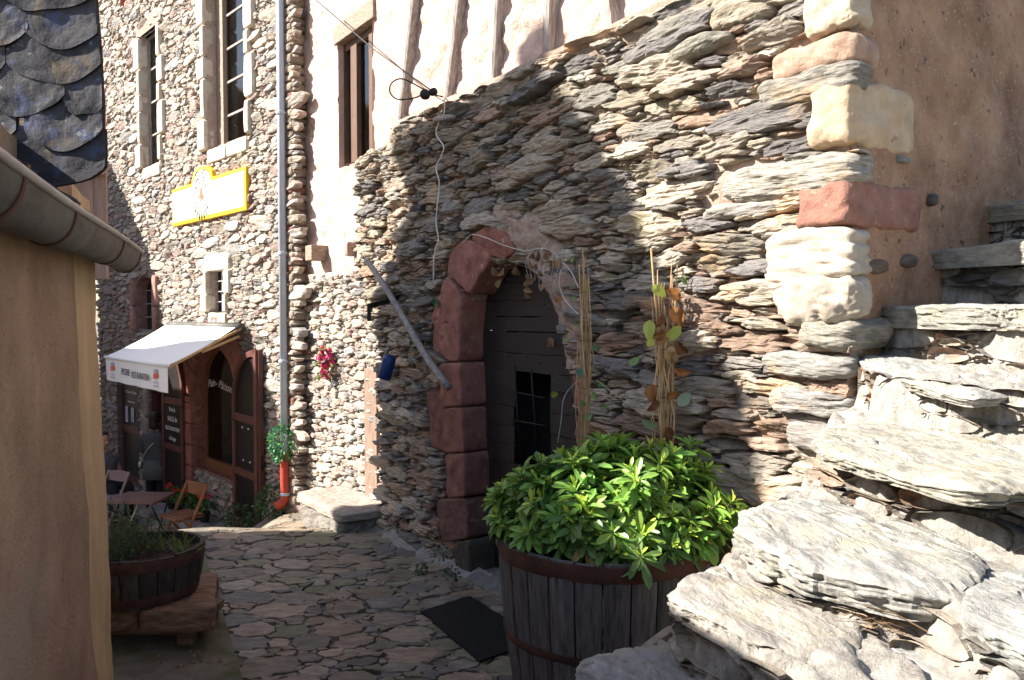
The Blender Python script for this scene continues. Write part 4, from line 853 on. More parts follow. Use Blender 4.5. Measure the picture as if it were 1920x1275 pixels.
bars(W3_, .08, 2, 3); bars(W4_, .14, 2, 3)
# shop arch voussoirs
s0, s1, z0, z1_ = SHOP; c = (s0 + s1) / 2; hw = (s1 - s0) / 2; zs = z1_ - rise; RS = (.40, .17, .13)
mb = MB(); wv = .26; zz = ZA0; k = 0
while zz < zs - .01:
    h = min(.33, zs - zz)
    for a, b in ((s1, s1 + wv), (s0 - wv, s0)):
        mb.rock(WA.pt((a + b) / 2, -.03, zz + h / 2), WA.pt(wv / 2, 0, 0) - WA.pt(0, 0, 0), WA.pt(0, .11, 0) - WA.pt(0, 0, 0), (0, 0, h / 2 - .004), n=8, p=14, amp=.003, seed=k, col=tuple(np.array(RS) * (.85 + .3 * ((k * 7) % 5) / 5))); k += 1
    zz += h
na = 8; tt = np.linspace(0, math.pi, na + 1)
ai = lambda a, e: (c - (hw + e) * math.cos(a), zs + (rise + e * 1.2) * max(0, math.sin(a)) ** .8)
for i in range(na):
    t = np.linspace(tt[i] + .012, tt[i + 1] - .012, 6); pl = [ai(a, .0) for a in t] + [ai(a, .30 + .05 * (i % 2)) for a in t[::-1]]
    mb.prism(WA, pl[::-1], -.16, .06, tuple(np.array(RS) * (.9 + .25 * ((i * 5) % 3) / 3)))
mb.build('arch_surround', M['red'], ha, bev=0)
# shop window
SF = WA.off(-.17); mb = MB(); pin = archpoly((s0 + .05, s1 - .05, z0, z1_ - .05), rise); pout = archpoly((s0 - .01, s1 + .01, z0, z1_ + .01), rise)
for i in range(len(pin) - 1): mb.prism(SF, [pin[i], pin[i + 1], pout[i + 1], pout[i]], -.03, .03)
mb.fbox(SF, s0, s1, -.04, .04, z0, z0 + .12); mb.fbox(SF, s0, s1, -.05, .05, z0 + .12, z0 + .16)
zf = z0 + .16; sw = mb.build('shop_window', M['orangewood'], ha)
mb = MB(); mb.prism(SF, pin, -.006, -.002); mb.build('pane', M['glass'], sw)
mb = MB(); mb.fbox(SF, s0 - .02, s1 + .02, -.03, .03, ZA0, z0); mb.build('stall_riser', M['orangewood'], sw)
mb = MB(); mb.fbox(SF, s0 - .3, s1 + .3, -.9, -.85, z0, z1_ + .1); mb.fbox(SF, s0 - .3, s1 + .3, -.85, -.03, z0 + .10, z0 + .14); mb.fbox(SF, s1 + .25, s1 + .3, -.85, -.03, z0 + .14, z1_); mb.build('display_box', M['shopwall'], sw)
def text(body, fr, s, z, size, m_, o=.004, parent=None, name='lettering', shear=0., rot=0., ext=.001, sx=1.):
    cu = bpy.data.curves.new(name, 'FONT'); cu.body = body; cu.size = size; cu.extrude = ext; cu.align_x = 'CENTER'; cu.align_y = 'CENTER'; cu.shear = shear; cu.resolution_u = 3
    to = bpy.data.objects.new('t', cu); COL.objects.link(to); bpy.context.view_layer.update()
    me = bpy.data.meshes.new_from_object(to.evaluated_get(bpy.context.evaluated_depsgraph_get())); bpy.data.objects.remove(to)
    ca, sa = math.cos(rot), math.sin(rot)
    for v in me.vertices:
        x, y, d = v.co; x *= sx; x, y = x * ca - y * sa, x * sa + y * ca; q = fr.pt(s - x, o + d, z + y); v.co = q
    me.materials.clear(); me.materials.append(M[m_]); ob = bpy.data.objects.new(name, me); COL.objects.link(ob)
    if parent: par(ob, parent)
    return ob
tz = SF.hit(405, 722)[1]; text('Pain', SF, SF.hit(399, 722)[0], tz + .02, .17, 'whitepaint', .02, sw, shear=.35, rot=R(8)); text('- Pâtisserie', SF, SF.hit(426, 726)[0], tz, .17, 'whitepaint', .02, sw, shear=.35, rot=R(-6))
# things in the shop window
def shelfpt(px, o): return SF.hit(px, 870)[0], o
def jar(name, px, o, prof, m_, label, cat):
    s = SF.hit(px, 865)[0]; P = SF.pt(s, o, z0 + .14); mb = MB(); mb.lathe(P, prof, 18); tag(mb.build(name, M[m_], smooth=True), label, cat)
jar('gourd', 396, -.14, [(0, 0), (.05, .02), (.065, .07), (.03, .12), (.045, .16), (.05, .21), (.02, .26), (0, .27)], 'cream', 'pale double gourd ornament at the left of the shop window', 'ornament')
jar('bottle', 417, -.3, [(0, 0), (.035, 0), (.035, .2), (.014, .26), (.014, .33), (0, .33)], 'green', 'dark bottle standing in the shop window display', 'bottle')
jar('pumpkin', 428, -.22, [(0, 0), (.06, .01), (.085, .06), (.06, .12), (.01, .13), (0, .15)], 'coral', 'small orange pumpkin in the shop window display', 'pumpkin')
jar('tin', 438, -.16, [(0, 0), (.045, 0), (.045, .16), (0, .16)], 'silver', 'silver tin at the right of the shop window display', 'tin')
jar('basket', 411, -.18, [(0, 0), (.1, 0), (.13, .08), (.12, .085), (.09, .02), (0, .02)], 'beamwood', 'shallow round basket in the shop window display', 'basket')
mb = MB(); rn = random.Random(1); P = SF.pt(SF.hit(434, 815)[0], -.3, z0 + .14)
mb.lathe(P, [(0, 0), (.05, 0), (.07, .25), (.0, .25)], 14, (.4, .4, .4))
for i in range(40): q = P + [rn.gauss(0, .07), rn.gauss(0, .06), .36 + rn.gauss(0, .07)]; mb.rock(q, (.03, 0, 0), (0, .03, 0), (0, 0, .025), n=4, p=2, amp=.01, col=(1, 1, 1))
tag(mb.build('flower_vase', M['pink'], smooth=True), 'vase of pink and red flowers in the shop window', 'flowers')
# doorways
mb = MB(); s_, t_, a_, b_ = DOORW; mb.fbox(WA, s_ - .1, t_ + .1, -1.2, -.5, a_ - .1, b_ + .1); dk = mb.build('doorway', M['dark'], ha)
mb = MB(); mb.fbox(WA, t_ - .02, t_ + .1, -.1, .03, a_, b_); mb.build('door_post', M['brown'], ha, bev=.005)
for zz in np.arange(a_, b_, .5): mb = MB(); mb.rock(WA.pt(t_ + .22, -.02, zz + .25), WA.pt(.13, 0, 0) - WA.pt(0, 0, 0), WA.pt(0, .1, 0) - WA.pt(0, 0, 0), (0, 0, .24), n=12, p=9, amp=.008, seed=int(zz * 9), col=(.30, .26, .22)); mb.build('pilaster_stone', M['cream'], ha, smooth=True)
s_, t_, a_, b_ = DOORL; DL = WA.off(-.06); mb = MB()
mb.fbox(DL, s_, t_, -.05, -.01, a_, b_); mb.fbox(DL, s_, s_ + .09, -.01, .02, a_, b_); mb.fbox(DL, t_ - .09, t_, -.01, .02, a_, b_); mid = DL.hit(243, 803)[1]; mb.fbox(DL, s_ + .09, t_ - .09, -.01, .018, mid - .08, mid + .06); mb.fbox(DL, s_ + .09, t_ - .09, -.01, .018, b_ - .1, b_); mb.fbox(DL, s_ + .09, t_ - .09, -.01, .018, a_, a_ + .12)
dl_ = mb.build('side_door', M['brown'], ha, bev=.004); mb = MB(); mb.fbox(DL, s_ + .1, t_ - .1, -.008, .004, a_ + .12, b_ - .1); mb.build('panel', M['panel'], dl_)
cx_ = (s_ + t_) / 2; mz = DL.hit(243, 740)[1]
mb = MB(); mb.fbox(DL, s_ + .12, t_ - .12, .008, .022, mz - .22, mz + .2); nb_ = mb.build('name_board', M['panel'])
tag(nb_, 'small black name board on the side door above two menu sheets', 'sign')
text('Le Coin au Trésor', DL, cx_, mz + .06, .085, 'whitepaint', .024, nb_); text('une cuisine de pays', DL, cx_, mz - .12, .05, 'whitepaint', .024, nb_)
for k, x in enumerate((239, 250)):
    sc_, zc_ = DL.hit(x, 775); mb = MB(); mb.fbox(DL, sc_ - .075, sc_ + .075, .012, .016, zc_ - .16, zc_ + .16); o = mb.build('menu_sheet', M['paper'])
    tag(o, ['left one of the two menu sheets pinned on the side door', 'right one of the two menu sheets pinned on the side door'][k], 'menu', 'menu sheets on the side door')
    mb = MB()
    for j in range(9): mb.fbox(DL, sc_ - .055, sc_ + .05 - .02 * (j % 3), .0165, .0175, zc_ + .12 - j * .03, zc_ + .126 - j * .03)
    mb.build('printed_lines', M['blackpaint'], o)
# shutters
def leaf(hx, sgn, ang, tall_px, label):
    """arched shutter leaf; hinge at s=hx, opens along +-d"""
    w_ = hw + .02; d = WA.d * sgn; ca, sa = math.cos(ang), math.sin(ang)
    dd = d * ca + WA.n * sa; nn = WA.n * ca - d * sa; fr = Fr(WA.pt(hx, .07, 0)[:2], dd, nn)
    zb = z0 - .55; zt_ = z1_; hs = zt_ - rise
    cur = [(w_ * (1 - math.cos(t)), hs + rise * math.sin(t) ** .8) for t in np.linspace(0, math.pi / 2, 12)]
    outl = [(0, zb)] + cur + [(w_, zb)]; root = thing('shutter', (*fr.pt(0, 0, zb)[:2], zb), label, 'shutter', 'shutters of the arched shop window')
    f = .085; inn = [(f + (w_ - 2 * f) * (1 - math.cos(t)), hs - .0 + (rise - f * 1.1) * math.sin(t) ** .8) for t in np.linspace(0, math.pi / 2, 12)]
    mb = MB()
    for i in range(11): mb.prism(fr, [cur[i], inn[i], inn[i + 1], cur[i + 1]], .0, .05)
    mb.fbox(fr, 0, f, 0, .05, zb, hs); mb.fbox(fr, w_ - f, w_, .0, .05, zb, zt_); 
    rails = [zb, zb + (hs - zb) * .12, zb + (hs - zb) * .50, hs - .02]
    rr = [(zb, zb + .16), (zb + (hs - zb) * .45, zb + (hs - zb) * .45 + .10), (hs - .18, hs - .07)]
    for a, b in rr: mb.fbox(fr, f, w_ - f, 0, .045, a, b)
    mb.fbox(fr, w_ - .0, w_ + .03, -.04, .02, zb, zt_)
    mb.build('shutter_frame', M['brown'], root, bev=.003)
    mb = MB(); mb.prism(fr, [(.02, zb + .02)] + [(x * .97 + .02, z - .04) for x, z in cur] + [(w_ - .02, zb + .02)], -.012, .02); mb.build('panel', M['panel'], root)
    mb = MB(); mb.fbox(fr, w_ + .03, w_ + .045, -.02, .0, zb + .9, zb + 1.1); mb.fbox(fr, -.01, .05, .05, .056, zb + .3, zb + .34); mb.fbox(fr, -.01, .05, .05, .056, hs - .2, hs - .16); mb.build('hinge', M['black'], root)
    return root, fr, rr, w_, f
shl, fl, rl, wl_, ff = leaf(s1 + .22, 1, R(2), 0, 'brown arched shutter with a chalk board, folded open beside the shop doorway')
shr, fr_, rr_, wr_, _ = leaf(s0 - .02, -1, R(2), 0, 'brown arched shutter folded open beside the grey drainpipe')
mz = (rl[1][1] + rl[2][0]) / 2; mb = MB(); mb.fbox(fl, ff + .02, wl_ - ff - .02, .028, .04, rl[1][1] + .03, rl[2][0] - .02); cb = mb.build('chalk_board', M['panel']); tag(cb, 'black hand-lettered board fixed on the left open shutter', 'sign')
class FL:  # text frame whose reading direction is +d
    pass
def tfr(fr, flip): return fr if not flip else Fr(fr.p, -fr.d, fr.n)
for k, (t_, sz) in enumerate((('Vers la', .10), ('SALLE de', .11), ('RESTAURATION', .088), ("à l'étage", .09))): text(t_, fl, wl_ / 2, mz + .24 - k * .155, sz, 'whitepaint', .043, cb, sx=.9)
mb = MB()
for (a, b) in ((.25, .3), (.5, .3), (.28, -.25), (.55, -.25)): P = fr_.pt(wr_ * a + .1, .022, (rr_[1][1] + rr_[2][0]) / 2 + b * .8); mb.rock(P, (.013, 0, 0), (0, .013, 0), (0, 0, .013), n=4, p=2, amp=0)
mb.build('screw_cap', M['whitepaint'], shr)
# stone ledge under the shop window
mb = MB(); lz = WA.hit(420, 945)[1]
for k in range(6): mb.rock(WA.pt(s0 - .1 + k * .42, .28, -3.16), WA.pt(.215, 0, 0) - WA.pt(0, 0, 0), WA.pt(0, .3, 0) - WA.pt(0, 0, 0), (0, 0, .17), n=14, p=7, amp=.03, seed=k, col=(.33, .30, .27))
mb.build('stone_ledge', M['rubble'], ha)
# geranium pots
def leafinst(mb, pos, dirs, nrm, L, Wd, col, fold=.25, curl=.25, seed=0):
    t = np.array([0, .3, .62, .87, 1.]); wv = np.array([.14, .62, 1., .72, .06]); n = len(pos)
    L = np.broadcast_to(L, (n,)); Wd = np.broadcast_to(Wd, (n,)); dirs = dirs / (np.linalg.norm(dirs, axis=1)[:, None] + 1e-9)
    side = np.cross(dirs, nrm); side /= np.linalg.norm(side, axis=1)[:, None] + 1e-9; up = np.cross(side, dirs)
    V = np.zeros((n, 5, 3, 3))
    for i in range(5):
        for j, sg in enumerate((-1, 0, 1)):
            V[:, i, j] = pos + dirs * (L * t[i])[:, None] + side * (Wd / 2 * wv[i] * sg)[:, None] + up * (L * (-curl * t[i] ** 2) + (Wd * fold * wv[i] * abs(sg)))[:, None]
    q = []
    for i in range(4):
        for j in range(2): q.append([i * 3 + j, i * 3 + j + 1, i * 3 + j + 4, i * 3 + j + 3])
    q = np.array(q); Fa = (np.arange(n)[:, None, None] * 15 + q[None]).reshape(-1, 4); mb.add(V.reshape(-1, 3), [Fa], np.repeat(np.broadcast_to(col, (n, 3)), 15, 0))
def bushy(mb, c, rx, ry, rz, n, L, Wd, cols, seed, low=-.3):
    r = np.random.default_rng(seed); v = r.normal(size=(n * 2, 3)); v /= np.linalg.norm(v, axis=1)[:, None]; v = v[v[:, 2] > low][:n]; n = len(v)
    f = r.uniform(.45, 1.05, n) ** .6; pos = np.array(c) + v * np.array([rx, ry, rz]) * f[:, None]; d = v + r.normal(size=(n, 3)) * .6; nr = v * .4 + np.array([0, 0, 1]) + r.normal(size=(n, 3)) * .5
    col = np.array(cols)[r.integers(0, len(cols), n)] * r.uniform(.7, 1.3, (n, 1)); leafinst(mb, pos, d, nr, r.uniform(.7, 1.2, n) * L, r.uniform(.7, 1.2, n) * Wd, col)
G1 = [(.06, .15, .03), (.045, .12, .03), (.09, .20, .035)]
gp = thing('potted_geranium', (0, 0, 0), 'x', 'potted plant', 'potted geraniums on the stone ledge', local=True)
mb = MB(); mb.lathe((0, 0, 0), [(0, 0), (.055, 0), (.075, .13), (.08, .13), (.08, .15), (.068, .15), (.066, .13), (0, .13)], 18); mb.build('pot', M['pot'], gp, smooth=False)
mb = MB(); bushy(mb, (0, 0, .21), .13, .13, .11, 150, .05, .04, G1, 3); mb.build('foliage', M['leaf'], gp)
mb = MB(); rn = random.Random(4)
for k in range(3):
    c_ = (rn.uniform(-.08, .08), rn.uniform(-.08, .08), .33 + rn.uniform(0, .05)); mb.tube([(c_[0] * .5, c_[1] * .5, .2), c_], .003, n=4)
    for j in range(9): mb.rock((c_[0] + rn.gauss(0, .012), c_[1] + rn.gauss(0, .012), c_[2] + rn.gauss(0, .01)), (.012, 0, 0), (0, .012, 0), (0, 0, .008), n=3, p=2, amp=.002)
mb.build('blossom', M['redflower'], gp)
for k in range(5):
    P = WA.pt(s1 + .02 - k * .27, .36 - .02 * k, -2.99); lab = ['geranium pot nearest the doorway side, with one bright red bloom', 'second geranium pot from the doorway side on the ledge', 'middle geranium pot of the row on the ledge', 'fourth geranium pot from the doorway side on the ledge', 'geranium pot nearest the right shutter'][k]
    if k == 0: gp.location = tuple(P); gp['label'] = lab
    else: dup(gp, P, k * 1.3, lab, 1 + .08 * math.sin(k * 4))
for (px, py, D, sz, n, lab, nm, L) in ((512, 945, 9.75, .22, 420, 'small leafy bush between the right shutter and the red pipe', 'bush', .05), (448, 972, 10.2, .17, 260, 'low green plant at the foot of the right shutter', 'ground_plant', .045), (475, 975, 10.0, .1, 120, 'tiny green weed right of the low plant by the shutter', 'weed', .035)):
    c_ = atD(px, py, D); mb = MB(); bushy(mb, c_, sz, sz, sz * 1.1, n, L, L * .6, [(.04, .10, .035), (.06, .14, .05)], px, -.7); tag(mb.build(nm, M['leaf']), lab, 'plant')
# ------------------------------------------------------------------ sign
SG = WA.off(.04); q = PX(SG, [(327, 352), (466, 318), (466, 398), (327, 422)]); sL, sR = q[0][0], q[1][0]; zt_, zb_ = (q[0][1] + q[1][1]) / 2, (q[2][1] + q[3][1]) / 2
sm = SG.hit(383, 340)[0]; zp = SG.hit(383, 312)[1]; bw = .40
def signpoly(e):
    a = [(sR + e, zb_ + e), (sL - e, zb_ + e), (sL - e, zt_ - e), (sm + bw - e, zt_ - e)]
    a += [(sm + (bw - e) * math.cos(t), zt_ - e + (zp - zt_) * math.sin(t)) for t in np.linspace(0, math.pi, 14)[1:-1]]
    return a + [(sm - bw + e, zt_ - e), (sR + e, zt_ - e)]
sg = thing('shop_sign', (*SG.pt(sm, 0, 0)[:2], zb_), 'white wooden shop sign with yellow border and round-topped emblem', 'sign')
mb = MB(); mb.prism(SG, signpoly(0), -.03, .04); mb.build('sign_border', M['yellow'], sg, bev=.006)
mb = MB(); mb.prism(SG, signpoly(.055), .03, .045); mb.build('sign_face', M['signwhite'], sg)
em = MB(); ec = MB(); zc_ = (zt_ + zb_) / 2 + .12; EH = .40; EW = .27
for k in range(7):
    t = -1.15 + k * 2.3 / 6; a = math.pi * 1.5 + t * .9; p0 = (sm + .02 * math.sin(t) * 2, zc_ - .02); p1 = (sm - EW * math.sin(-t) * 1.0 * (1 if abs(t) > .9 else .95), zc_ - EH * (.45 + .55 * math.cos(t)))
    dx, dz = p1[0] - p0[0], p1[1] - p0[1]; l = math.hypot(dx, dz); nx_, nz_ = -dz / l, dx / l
    em.prism(SG, [(p0[0] + dx * .45, p0[1] + dz * .45), (p1[0] + nx_ * .022, p1[1] + nz_ * .022), (p1[0] + dx * .06, p1[1] + dz * .06), (p1[0] - nx_ * .022, p1[1] - nz_ * .022)], .045, .049)
    ec.prism(SG, [(p0[0] - nx_ * .01, p0[1] - nz_ * .01), (p0[0] + nx_ * .01, p0[1] + nz_ * .01), (p0[0] + dx * .62, p0[1] + dz * .62)], .050, .053)
for sg_ in (-1, 1):
    for k, (rr0, cx0, cz0) in enumerate(((.08, .11, .14), (.055, .19, .05), (.13, .10, .22))):
        t = np.linspace(.2, 4.6 - k, 16); em.tube([SG.pt(sm + sg_ * (cx0 + rr0 * (1 - i / 24) * math.cos(a)), .048, zc_ + cz0 + rr0 * (1 - i / 24) * math.sin(a)) for i, a in enumerate(t)], .008, n=5)
em.build('emblem_leaves', M['green'], sg); ec.rock(SG.pt(sm, .05, zc_ + .02), SG.pt(.045, 0, 0) - SG.pt(0, 0, 0), SG.pt(0, .006, 0) - SG.pt(0, 0, 0), (0, 0, .05), n=8, p=2.5, amp=0); ec.build('emblem_flame', M['coral'], sg)
text('LeCAu', SG, SG.hit(351, 375)[0], SG.hit(351, 376)[1], .30, 'tan', .047, sg, sx=.95); text('TrésOrs', SG, SG.hit(432, 355)[0], SG.hit(432, 355)[1], .32, 'tan', .047, sg, sx=.95)
# ------------------------------------------------------------------ awning
aw = thing('awning', (*WA.pt(4, .5, 0)[:2], -1.), 'white canvas awning with lettered valance over the shop entrance', 'awning')
ar = WA.hit(450, 608, .12); al = WA.hit(318, 606, .12)
def solve_out(s, px):
    lo, hi = 0., 4.
    f = lambda o: (lambda P: P[0] / P[1] - (px - CX) / F)(WA.pt(s, o, 0))
    for _ in range(50):
        m_ = (lo + hi) / 2
        if f(lo) * f(m_) <= 0: hi = m_
        else: lo = m_
    return lo
o_r = solve_out(ar[0], 313); P = WA.pt(ar[0], o_r, 0); zfr = -(685 - 585) / F * P[1]; sfl = ar[0]
lo, hi = ar[0], 14.
for _ in range(50):
    m_ = (lo + hi) / 2; P = WA.pt(m_, o_r, 0)
    if P[0] / P[1] > (197 - CX) / F: lo = m_
    else: hi = m_
s_fl = lo; ztop_ = ar[1]; n = 30; S, Tt = np.meshgrid(np.linspace(0, 1, n), np.linspace(0, 1, n), indexing='ij')
sa = ar[0] + (s_fl - ar[0]) * S; oo = .12 + (o_r - .12) * Tt; zz = ztop_ + (zfr - ztop_) * Tt - .03 * np.sin(Tt * math.pi) + .004 * np.sin(S * 40) * Tt
mb = MB(); mb.grid(WA.pt(sa, oo, zz)); mb.grid((WA.pt(sa, oo, zz) - [0, 0, .006])[:, ::-1]); mb.build('canopy', M['white'], aw, smooth=True)
mb = MB(); Sv, Tv = np.meshgrid(np.linspace(0, 1, 60), np.linspace(0, 1, 8), indexing='ij'); drop = .33
V = WA.pt(ar[0] + (s_fl - ar[0]) * Sv, o_r + .012 * np.sin(Sv * 23) * Tv + .0, zfr - .02 - drop * Tv); mb.grid(V); mb.grid((V - [*(WA.n * .004), 0])[:, ::-1]); va = mb.build('valance', M['white'], aw, smooth=True)
mb = MB(); mb.tube([WA.pt(ar[0] - .03, o_r, zfr - .01), WA.pt(s_fl + .03, o_r, zfr - .01)], .022, n=10); mb.build('front_bar', M['whitepaint'], aw, smooth=True)
mb = MB(); mb.tube([WA.pt(ar[0] - .03, .12, ztop_ - .05), WA.pt(s_fl, .12, ztop_ - .05)], .07, n=14); mb.build('roller', M['zinc'], aw, smooth=True)
mb = MB(); mb.tube([WA.pt(ar[0] - .02, .12, ztop_ - .06), WA.pt(ar[0] - .02, o_r, zfr - .03)], .018, n=8); mb.tube([WA.pt(ar[0] - .02, .14, ztop_ - .16), WA.pt(ar[0] - .02, o_r * .6, (zfr + ztop_) / 2 - .1)], .02, n=8); mb.build('folding_arm', M['cane'], aw, smooth=True)
AV = WA.off(o_r); sV = lambda px: AV.hit(px, 700)[0]; zV = zfr - .02 - drop * .55
text('EPICERIE', AV, sV(237), zV + .02, .13, 'blackpaint', .016, va, sx=.8); text('RESTAURATION', AV, sV(265), zV - .0, .13, 'blackpaint', .016, va, sx=.8)
for nm, px_, sc_ in (('valance_logo', 213, 1.), ('valance_logo', 294, 1.15)):
    mb = MB(); mb2 = MB(); s_ = sV(px_); mb.prism(AV, [(s_ + .09, zV + .0), (s_ - .09, zV + .03), (s_ - .07, zV + .09), (s_ + .09, zV + .07)], .014, .018)
    mb.build('valance_logo', M['coral'], va)
    mb2.prism(AV, [(s_ + .08, zV + .08), (s_ - .05, zV + .10), (s_ - .08, zV + .13), (s_ + .06, zV + .13)], .014, .018)
    for j in range(2): mb2.fbox(AV, s_ - .09, s_ + .09, .014, .018, zV - .05 - j * .045, zV - .035 - j * .045)
    mb2.build('valance_mark', M['pipegrey'], va)
# ------------------------------------------------------------------ drainpipe
sp = WA.hit(530, 500, .09)[0]; zj = WA.hit(540, 865, .09)[1]; zb_ = WA.hit(545, 950, .09)[1]
dp = thing('drainpipe', (*WA.pt(sp, .09, 0)[:2], zb_), 'tall grey drainpipe with a red lower section on the rubble building', 'drainpipe')
mb = MB(); mb.tube([WA.pt(sp, .09, zj - .02), WA.pt(sp, .09, 7.4)], .047, n=16); mb.build('upper_pipe', M['pipegrey'], dp, smooth=True)
mb = MB(); mb.tube([WA.pt(sp, .09, zj + .08), WA.pt(sp, .09, zj + .07), WA.pt(sp, .09, zb_ + .1), WA.pt(sp + .01, .11, zb_ + .03), WA.pt(sp + .03, .2, zb_ - .02)], [.056, .056, .056, .058, .06], n=16); mb.build('lower_pipe', M['pipered'], dp, smooth=True)
for y in (210, 475, 677, 925):
    zz = WA.hit(532, y, .09)[1]; mb = MB(); mb.lathe(WA.pt(sp, .09, zz - .02), [(.05, 0), (.062, .005), (.062, .035), (.05, .04)], 16); mb.fbox(WA, sp - .01, sp + .01, -.02, .05, zz - .01, zz + .01); mb.build('pipe_bracket', M['pipegrey'], dp)
c_ = WA.pt(sp, .12, WA.hit(538, 832, .09)[1]); mb = MB(); bushy(mb, c_, .15, .15, .24, 330, .055, .04, [(.05, .25, .12), (.10, .28, .06), (.04, .18, .10)], 12, -1); tag(mb.build('ivy_garland', M['leaf']), 'green ivy garland tied around the drainpipe above its red section', 'garland')
# pink flower bunch
c_ = WP.pt(*[WP.hit(629, 680)[0], .10, WP.hit(629, 680)[1]]); fh = thing('hanging_flowers', c_, 'bunch of pink flowers hung on the sunlit flank wall', 'flowers')
mb = MB(); rn = random.Random(6); bushy(mb, c_, .13, .12, .2, 120, .05, .03, [(.18, .28, .06), (.12, .22, .05)], 5, -1); mb.build('foliage', M['leaf'], fh)
mb = MB(); r = np.random.default_rng(3)
for k in range(60):
    v = r.normal(size=3); v /= np.linalg.norm(v); p = c_ + v * np.array([.10, .10, .18]) * r.uniform(.6, 1.1); n_ = 9; col = np.array([1, 1, 1]) * r.uniform(.7, 1.3)
    leafinst(mb, np.repeat(p[None], n_, 0), v * .4 + r.normal(size=(n_, 3)) * .7, np.repeat(v[None], n_, 0), .036, .032, col)
mb.build('blossoms', M['pink'], fh)
# ================================================================== BARREL PLANTERS
def barrel(name, c, rt, rb, zt_, zb_, m_, hoops, label, nst, seed, sx=1., stain=False):
    root = thing(name, (c[0], c[1], zb_), label, 'planter'); rn = random.Random(seed); Ht = zt_ - zb_; mb = MB()
    rad = lambda f: rb + (rt - rb) * f + .035 * math.sin(f * math.pi) * rt
    for k in range(nst):
        a0_, a1_ = 2 * math.pi * (k + .03) / nst, 2 * math.pi * (k + .97) / nst; th = np.linspace(a0_, a1_, 7); f = np.linspace(0, 1, 26); T_, F_ = np.meshgrid(th, f, indexing='ij')
        rr = rad(0) + 0 * F_; rr = rb + (rt - rb) * F_ + .035 * np.sin(F_ * math.pi) * rt; edge = np.exp(-((T_ - a0_) / (a1_ - a0_)) / .06) + np.exp(-((a1_ - T_) / (a1_ - a0_)) / .06)
        off = rn.uniform(-.003, .003); rr = rr + off - edge * .006
        V = np.stack([c[0] + rr * np.cos(T_), c[1] + rr * np.sin(T_), zb_ + Ht * F_ + (rn.uniform(-.004, .004)) * F_], -1)
        cc = np.array([1, .98, .97]) * rn.uniform(.65, 1.25); mb.grid(V, None, tuple(cc))
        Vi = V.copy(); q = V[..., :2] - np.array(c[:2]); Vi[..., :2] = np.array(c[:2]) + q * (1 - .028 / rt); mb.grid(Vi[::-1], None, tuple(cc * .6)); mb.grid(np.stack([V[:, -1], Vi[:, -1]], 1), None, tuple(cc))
    mb.build('staves', M[m_], root)
    for (f, hw_) in hoops:
        mb = MB(); n = 96; th = np.arange(n + 1) / n * 2 * math.pi; g = np.linspace(-1, 1, 5); T_, G_ = np.meshgrid(th, g, indexing='ij'); z = f * Ht + G_ * hw_
        rr = rb + (rt - rb) * (z / Ht) + .035 * np.sin(np.clip(z / Ht, 0, 1) * math.pi) * rt + .006 - .004 * G_ ** 4
        mb.grid(np.stack([c[0] + rr * np.cos(T_), c[1] + rr * np.sin(T_), zb_ + z + .003 * np.sin(T_ * 5)], -1)); mb.build('hoop', M['rust'], root, smooth=True)
    th = np.linspace(0, 2 * math.pi, 60); rr = np.linspace(0, rt * .97, 16); T_, R_ = np.meshgrid(th, rr, indexing='ij'); V = np.stack([c[0] + R_ * np.cos(T_), c[1] + R_ * np.sin(T_), zt_ - .05 + 0 * R_], -1); V[..., 2] += fbm(V, 14, seed, 4) * .018
    mb = MB(); mb.grid(V[::-1]); mb.build('soil', M['soil'], root, smooth=True); return root
BC = (.47, 3.98)
barrel('barrel_planter', BC, .545, .43, -1.13, -2.1, 'stave', [(.955, .04), (.52, .022), (.18, .022)], 'big weathered grey half-barrel planter with rusty hoops beside the slab stairs', 26, 3)
SB = (-2.36, 4.98)
barrel('half_barrel', SB, .355, .30, -1.50, -1.82, 'tubwood', [(.86, .035), (.16, .03)], 'small dark half-barrel of herbs standing on timber blocks by the ochre house', 20, 9)
tb = thing('timber_stand', (-2.3, 4.95, GZ), 'low stand of thick sawn timber blocks carrying the small half-barrel', 'stand')
for x0, x1, y0, y1, s_ in ((-2.40, -1.94, 4.72, 5.38, 1), (-2.87, -2.42, 4.74, 5.36, 2)):
    mb = MB(); mb.rock(((x0 + x1) / 2, (y0 + y1) / 2, -1.885 - .008 * s_), ((x1 - x0) / 2, .03, 0), (-.12, (y1 - y0) / 2, 0), (0, 0, .085), n=20, p=10, amp=.014, seed=s_, sc=7); mb.build('timber_block', M['block'], tb, smooth=False)
mb = MB(); mb.box(-2.8, -1.98, 4.82, 4.94, -2.02, -1.965); mb.box(-2.8, -1.98, 5.2, 5.3, -2.02, -1.965); mb.build('cross_bearer', M['block'], tb, bev=.005)
for x, y in ((-2.06, 4.88), (-2.7, 4.88), (-2.06, 5.25), (-2.7, 5.25)): mb = MB(); mb.box(x - .05, x + .05, y - .04, y + .04, GZ - .02, -2.02); mb.build('leg', M['block'], tb, bev=.005)
